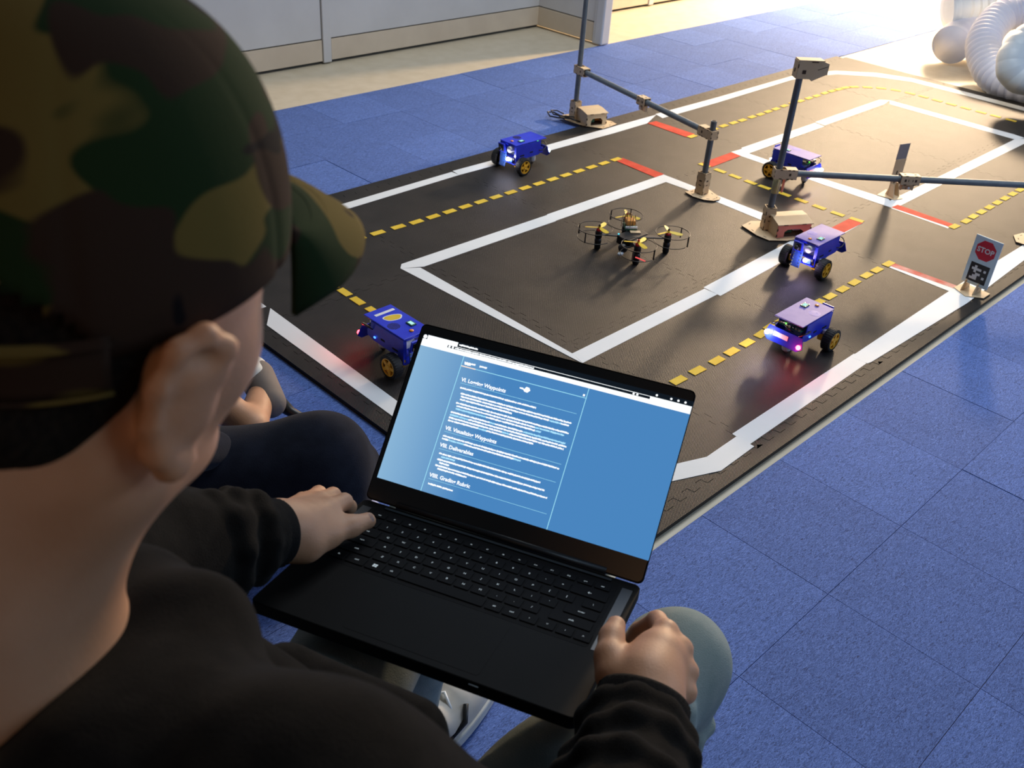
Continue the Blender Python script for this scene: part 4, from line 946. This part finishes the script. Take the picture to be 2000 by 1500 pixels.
nR = cv((-.45,-.30,-.84)); nail(tR+nR/np.linalg.norm(nR)*.0098, nR, cam(1206,1215,.957)-cam(1196,1246,.938), .0135, .0150)
nL = cv((.05,-.38,-.92)); nail(tL+nL/np.linalg.norm(nL)*.0098, nL, cam(730,1012,1.127)-cam(684,1028,1.098), .0135, .0150)
# hair below the cap
hair = [ell(H(0,-.014,.020), AX, (.0785,.080,.062), .02), ell(H(0,-.042,-.018), AX, (.072,.050,.040), .02), cap(H(0,-.056,-.020), H(0,-.060,-.062), .038, .030, .03)]
blob('hair', hair, .003, M['hair'], person, disp=lambda P: .0006*np.sin(P[...,0]*1900)*np.sin(P[...,1]*1700+1)*np.sin(P[...,2]*1500))
# cap: crown, sweatband edge, brim and back strap
CA = axr('r', math.radians(16)); CO = H(0,0,.036)
if np.dot(CA[1],U_) < 0.: CA = axr('r', -math.radians(16))
def K(r, f, u): return CO+CA[0]*r+CA[1]*f+CA[2]*u
def crown_pt(th, e):     # th from the front, e 0 edge .. 1 top
    r_ = .0845; f_ = .100 if math.cos(th) > 0 else .100; z0 = -.016+.012*abs(math.sin(th))+.002*(1-math.cos(th))/2
    ph = e*math.pi/2; cp = math.cos(ph)**.82 if ph < math.pi/2-1e-6 else 0.
    seam = .0010*math.exp(-(((th+math.pi/6) % (math.pi/3)-math.pi/6)/.035)**2) if e < .96 else 0
    seam = -.0012*math.exp(-((((th) % (math.pi/3))-(math.pi/3 if (th % (math.pi/3)) > math.pi/6 else 0))/.03)**2)*(1-e)
    wob = .0018*math.sin(3*th+1.2)*math.sin(ph*2)
    rr = 1+.0*e
    return K((r_+seam+wob)*math.sin(th)*cp, (f_+seam+wob)*math.cos(th)*cp, z0*(1-e)+.108*math.sin(ph)**.95)
NT, NE = 180, 40; vs = []; fs = []
for i in range(NT):
    for j in range(NE): vs.append(crown_pt(2*math.pi*i/NT, (j/(NE-1))**.9))
def inhole(i, j):
    th = 2*math.pi*(i+.5)/NT; a = abs(th-math.pi)/math.radians(62); e = ((j+.5)/(NE-1))**.9
    return a < 1 and e < .30*math.sqrt(1-a*a)
for i in range(NT):
    for j in range(NE-1):
        if inhole(i,j): continue
        a = i*NE+j; b = ((i+1)%NT)*NE+j; fs.append((a,b,b+1,a+1))
cr_ = MB().add(vs, fs).build('cap', M['camo'], person, smooth=True); cr_['label'] = 'camouflage baseball cap'
md = cr_.modifiers.new('thick','SOLIDIFY'); md.thickness = .0016; md.offset = 1
MB().lathe([(.0005,.0042),(.005,.003),(.0065,0),(.0005,-.001)],14,Matrix.Translation(K(0,0,.109)) @ Vector(CA[2]).to_track_quat('Z','Y').to_matrix().to_4x4()).build('cap_button', M['camo'], cr_, smooth=True)
# brim
vs = []; fs = []; NB_, NR = 48, 14; bw = math.radians(37)
for i in range(NB_+1):
    th = -bw+2*bw*i/NB_; c0 = crown_pt(th, .0)-CA[2]*.0
    for j in range(NR+1):
        v = j/NR; ln = .074*(math.cos(th/bw*math.pi/2)**.34 if abs(th) < bw-1e-6 else 0.0)
        p = c0+CA[1]*ln*v+CA[0]*math.sin(th)*.010*v-CA[2]*(.030*v*v+.008*v+.020*(math.sin(th)**2)*v*v)
        vs.append(p)
for i in range(NB_):
    for j in range(NR): a = i*(NR+1)+j; fs.append((a,a+NR+1,a+NR+2,a+1))
br_ = MB().add(vs, fs).build('cap_brim', M['camo'], cr_, smooth=True)
md = br_.modifiers.new('thick','SOLIDIFY'); md.thickness = .0034; md.offset = 0
for q_ in (.30,.50,.70,.88):
    pts = []
    for i in range(2,NB_-1):
        a = i*(NR+1)+q_*NR; j = int(a); pts.append(Vector(vs[j]).lerp(Vector(vs[j+1]), a-j)+Vector(CA[2])*.0016)
    MB().tube(pts, .0006, 5).build('stitch_row', M['camo'], br_, smooth=True)
# back strap with stitched borders
def strap_pt(th, z, o=0.): return K((.0870+o)*math.sin(th), (.1020+o)*math.cos(th), z)
vs = []; fs = []; n_ = 60
for i in range(n_+1):
    th = math.pi+math.radians(-66+132*i/n_)
    for j in range(7):
        v = j/6; o_ = .0010*(1 if j in (0,6) else 0)+.0005; vs.append(strap_pt(th, -.0165+.0245*v, o_))
for i in range(n_):
    for j in range(6): a = i*7+j; fs.append((a,a+7,a+8,a+1))
st_ = MB().add(vs, fs).build('cap_strap', M['camo'], cr_, smooth=True); md = st_.modifiers.new('thick','SOLIDIFY'); md.thickness = .0028; md.offset = 1
for z in (-.0160,.0075):
    MB().tube([strap_pt(math.pi+math.radians(-66+132*i/40), z, .0030) for i in range(41)], .0009, 6).build('strap_border', M['camo'], st_, smooth=True)
# ---- hooded sweatshirt
def wrinkle(a, f): 
    return lambda P: a*(np.sin(P[...,0]*f+2.2*np.sin(P[...,1]*f*.6)+P[...,2]*f*.8)*.6+np.sin(P[...,1]*f*1.3-P[...,2]*f*1.1+1.7*np.sin(P[...,0]*f*.7))*.4)
hd_ = [cap(PV-fw*.01, NB-up*.16-fw*.015, .150, .165, .06), cap(NB-up*.12+rt*.02, SR-up*.01, .10, .075, .06), cap(NB-up*.12-rt*.02, SL-up*.01, .10, .075, .06),
       cap(PV+fw*.06, NB-up*.26+fw*.06, .115, .11, .06)]
hd_ += chain([SR, ER], [.078,.064], .04)+chain([ER, cam(1240,1440,.875)], [.066,.050], .03)+chain([SL, EL], [.076,.064], .04)+chain([EL, cam(488,1050,1.000)], [.062,.043], .03)
# gathered folds on the sleeves
def ring(a, b, t, r, k=.010, rr=.007, tilt=0.):
    a, b = Vector(a), Vector(b); c = a.lerp(b,t); d = (b-a).normalized(); u = d.orthogonal().normalized(); v = d.cross(u); n = 10; out = []
    pts = [c+(u*math.cos(2*math.pi*i/n)+v*math.sin(2*math.pi*i/n))*r+d*tilt*math.cos(2*math.pi*i/n+1) for i in range(n)]
    return [cap(pts[i], pts[(i+1)%n], rr, rr, k) for i in range(n)]
for t, r, tl in ((.97,.046,.006),(.80,.052,-.010),(.62,.055,.012)): hd_ += ring(ER, cam(1240,1440,.875), t, r, .012, .009, tl)
for t, r, tl in ((.95,.040,.004),(.72,.048,.012),(.45,.052,-.012)): hd_ += ring(EL, cam(500,1048,1.005), t, r, .012, .008, tl)
# hood lying behind and round the neck
hp = [NB+rt*.072+fw*.075-up*.030, NB+rt*.100+fw*.02-up*.022, NB+rt*.106-fw*.035-up*.010, NB+rt*.085-fw*.085-up*.015, NB+rt*.03-fw*.115-up*.035, NB-rt*.04-fw*.115-up*.035, NB-rt*.100-fw*.07-up*.030, NB-rt*.112+fw*.0-up*.035, NB-rt*.075+fw*.07-up*.045, NB+fw*.100-up*.060]
for i in range(len(hp)): hd_.append(cap(hp[i], hp[(i+1)%len(hp)], .030, .030, .03))
h2 = [NB+rt*.135+fw*.03-up*.085, NB+rt*.150-fw*.05-up*.070, NB+rt*.115-fw*.12-up*.075, NB+rt*.04-fw*.155-up*.085, NB-rt*.05-fw*.155-up*.085, NB-rt*.12-fw*.11-up*.07]
for i in range(len(h2)-1): hd_.append(cap(h2[i], h2[i+1], .036, .036, .03))
hd_ += [cap(cam(560,1330,.78), cam(800,1440,.80), .030, .034, .03), cap(cam(430,1300,.66), cam(640,1470,.70), .030, .040, .03)]
hood = blob('sweatshirt', hd_, .0042, M['hood'], person, disp=wrinkle(.0022, 42.)); hood['label'] = 'black hooded sweatshirt'
# knitted cuffs
def cuff(a, b, ra, rb, name='cuff'):
    a, b = Vector(a), Vector(b); X = Matrix.Translation(a) @ (b-a).to_track_quat('Z','Y').to_matrix().to_4x4(); L = (b-a).length; n = 72; vs = []; fs = []; prof = [(ra*.9,-.004),(ra*1.04,.004),(ra,.3*L),(rb*1.02,.75*L),(rb*1.01,L-.002),(rb*.97,L+.001),(rb*.86,L-.004)]
    for r, z in prof:
        for k in range(n):
            rr = r+(.0006 if k % 2 else -.0006)*(1 if 0 < z < L else 0); vs.append((rr*math.cos(2*math.pi*k/n), rr*math.sin(2*math.pi*k/n), z))
    for i in range(len(prof)-1):
        for k in range(n): fs.append((i*n+k, i*n+(k+1)%n, (i+1)*n+(k+1)%n, (i+1)*n+k))
    return MB().add(vs, fs, X).build(name, M['rib'], hood, smooth=True)
cuff(cam(1240,1432,.872), cam(1258,1362,.893), .047, .043)
cuff(cam(492,1048,1.002), cam(542,1040,1.030), .040, .036)
# ---- jeans and shoes
jn = [cap(HR, KR, .088, .060, .04), cap(HL, KL, .088, .062, .04), cap(KR, AR+up*.02, .058, .052, .03), cap(KL, AL+up*.02, .064, .052, .03), cap(PV, PV+fw*.02, .12, .12, .05)]
jn += ring(KR, AR, .16, .056, .012, .006, .014)+ring(KR, AR, .42, .053, .012, .006, -.014)+ring(HR, KR, .86, .060, .014, .006, .012)
jb = blob('jeans', jn, .0042, M['jeans'], person, disp=wrinkle(.0018, 48.)); jb['label'] = 'grey-green denim jeans'
def shoe(name, heel, ang, m_up, m_sole, parent, roll=0., label=None, L=.29):
    X = Matrix.Translation(heel) @ Matrix.Rotation(ang,4,'Z') @ Matrix.Rotation(roll,4,'Y')
    outl = lambda t: .030+.018*math.sin(math.pi*min(t*1.15,1))**.8*(1.0 if t > .4 else .75)-.030*max(t-.86,0)/.14*1.0
    n = 16; vs = []; fs = []; m_ = 12
    for i in range(n+1):
        t = i/n; hw = max(outl(t), .004); hgt = .095-.055*min(t/.55,1)**1.2 if t < .55 else .040+.016*(1-(t-.55)/.45); hgt = hgt if t < .97 else hgt*.6
        for k in range(m_+1):
            a = math.pi*k/m_; vs.append((t*L-.02, hw*math.cos(a), .022+(hgt)*math.sin(a)**.8))
    for i in range(n):
        for k in range(m_): a = i*(m_+1)+k; fs.append((a,a+1,a+m_+2,a+m_+1))
    o = MB().add(vs, fs, X).build(name, m_up, parent, smooth=True)
    pl = [(t_*L-.02, (outl(t_)+.004)) for t_ in [i/14 for i in range(15)]]; pl = pl+[(x,-y) for x, y in pl[::-1]]
    MB().prism(pl, 0, .026, X).build('sole', m_sole, o, bevel=.004)
    for k in range(4):
        x = L*(.42+.09*k); MB().tube([X @ Vector((x,-.026,.058-.006*k)), X @ Vector((x+.01,0,.078-.008*k)), X @ Vector((x,.026,.058-.006*k))], .003, 6).build('lace', M['white_pl'], o, smooth=True)
    for s in (-1,1): MB().tube([X @ Vector((L*.30,s*.043,.030)), X @ Vector((L*.45,s*.047,.045)), X @ Vector((L*.50,s*.035,.066))], .0045, 6).build('side_stripe', M['black'], o, smooth=True)
    if label: o['label'] = label
    return o
M['shoe'] = mat('beige_shoe', (.52,.47,.40), .7, var=(.60,.56,.50))
M['shoe2'] = mat('brown_clog', (.16,.13,.11), .8)
shoe('shoe', (AL[0]-.045,AL[1]-.02,.004), math.radians(8), M['shoe'], M['sole'], person, label='beige and black trainer')
shoe('shoe', (AR[0]-.03,AR[1]-.01,.004), math.radians(15), M['shoe'], M['sole'], person, label='beige and black trainer')
# ================================================================= second person, seated on the carpet to the left
K1 = cam(628,905,1.86); P2v = at(120,760,.14)
P2v = np.array([-.72,.62,.15]); T2 = np.array([-.80,.66,.58])
F1 = at(512,765,.075); A1 = at(490,835,.10)
K2 = np.array([-.42,.92,.22]); A2 = at(700,935,.07); F2 = at(690,965,.05)
b2 = [cap(P2v, T2, .11, .12, .05), cap(T2, T2+np.array([.0,.0,.12]), .05, .05, .03), ell(T2+np.array([.01,.02,.20]), np.eye(3), (.085,.075,.10), .03),
      cap(P2v, K1, .06, .05, .03), cap(K1, A2, .042, .036, .03), cap(P2v, K2, .06, .05, .03), cap(K2, A1, .045, .034, .03), cap(A1, F1, .036, .030, .02), cap(A2, F2, .030, .026, .02),
      cap(T2-np.array([.02,.17,.03]), np.array([-.66,.42,.36]), .045, .038, .03), cap(np.array([-.66,.42,.36]), np.array([-.50,.50,.24]), .036, .026, .02), cap(T2+np.array([.02,.17,-.03]), np.array([-.62,.86,.36]), .045, .038, .03), cap(np.array([-.62,.86,.36]), np.array([-.46,.80,.26]), .036, .026, .02)]
for hx in (np.array([-.50,.50,.24]), np.array([-.46,.80,.26])):
    for k_ in range(4): b2 += chain([hx, hx+np.array([.045,-.020+.013*k_,.0]), hx+np.array([.085,-.026+.017*k_,-.02])], [.022,.010,.008], .006)
    b2 += chain([hx, hx+np.array([.03,-.035,.0]), hx+np.array([.055,-.048,-.01])], [.018,.010,.008], .006)
p2 = blob('person', b2, .0065, M['skin']); tag(p2, 'person in dark trousers seated on the blue carpet, mostly hidden behind the laptop user', 'person')
tr = blob('trousers', [cap(P2v, K1, .125, .088, .05), cap(K1, K1+(A2-K1)*.62, .090, .075, .05), cap(K1+np.array([-.03,-.03,-.06]), P2v+np.array([.1,-.10,-.05]), .08, .09, .06), cap(P2v, K2, .11, .075, .05), cap(K2, K2+(A1-K2)*.55, .075, .058, .04)], .006, M['navy'], p2, disp=wrinkle(.003,26.)); tr['label'] = 'dark navy trousers'
sh = blob('pullover', [cap(P2v+up*.04, T2-up*.02, .14, .145, .05), cap(T2-np.array([.02,.17,.03]), np.array([-.66,.42,.36]), .06, .052, .04), cap(np.array([-.66,.42,.36]), np.array([-.53,.485,.26]), .050, .036, .03), cap(T2+np.array([.02,.17,-.03]), np.array([-.62,.86,.36]), .06, .052, .04), cap(np.array([-.62,.86,.36]), np.array([-.49,.81,.275]), .050, .036, .03)], .007, M['navy'], p2)
blob('hair', [ell(T2+np.array([-.01,.02,.225]), np.eye(3), (.09,.082,.09), .03)], .007, M['hair'], p2)
X = Matrix.Translation(F1) @ Matrix.Rotation(math.radians(62),4,'Z') @ Matrix.Rotation(math.radians(-38),4,'Y')
clog = blob('clog', [cap(F1+np.array([-.01,-.05,.0]), F1+np.array([.015,.045,.012]), .036, .042, .03)], .004, M['shoe2'], p2); clog['label'] = 'dark-soled clog with pale upper'
blob('clog_upper', [cap(F1+np.array([.0,.035,.022]), F1+np.array([.018,.062,.022]), .036, .034, .03)], .004, M['sole'], clog)
MB().tube([F1+np.array([-.048,.050,.0]), F1+np.array([-.038,.036,.028]), F1+np.array([-.005,.026,.043]), F1+np.array([.030,.032,.040]), F1+np.array([.052,.050,.012])], .0028, 8).build('sole_edge', M['sole'], clog, smooth=True)
MB().tube([F1+np.array([.02,-.03,-.02]), F1+np.array([.028,-.075,-.03]), F1+np.array([.05,-.12,-.045])], [.020,.012,.010], 10).build('heel_strap', M['black'], clog, smooth=True)
blob('shoe', [cap(F2+np.array([-.01,-.06,-.012]), F2+np.array([.0,.03,-.01]), .034, .034, .03)], .004, mat('pale_blue_shoe',(.28,.32,.55),.6), p2)

for o in bpy.data.objects:
    if o.type == 'MESH' and o.parent and o.name.split('.')[0] in ('burnt_slot','tread','pin','pin_row','port','text_line','vent','marker_cells'): o['kind'] = 'stuff'
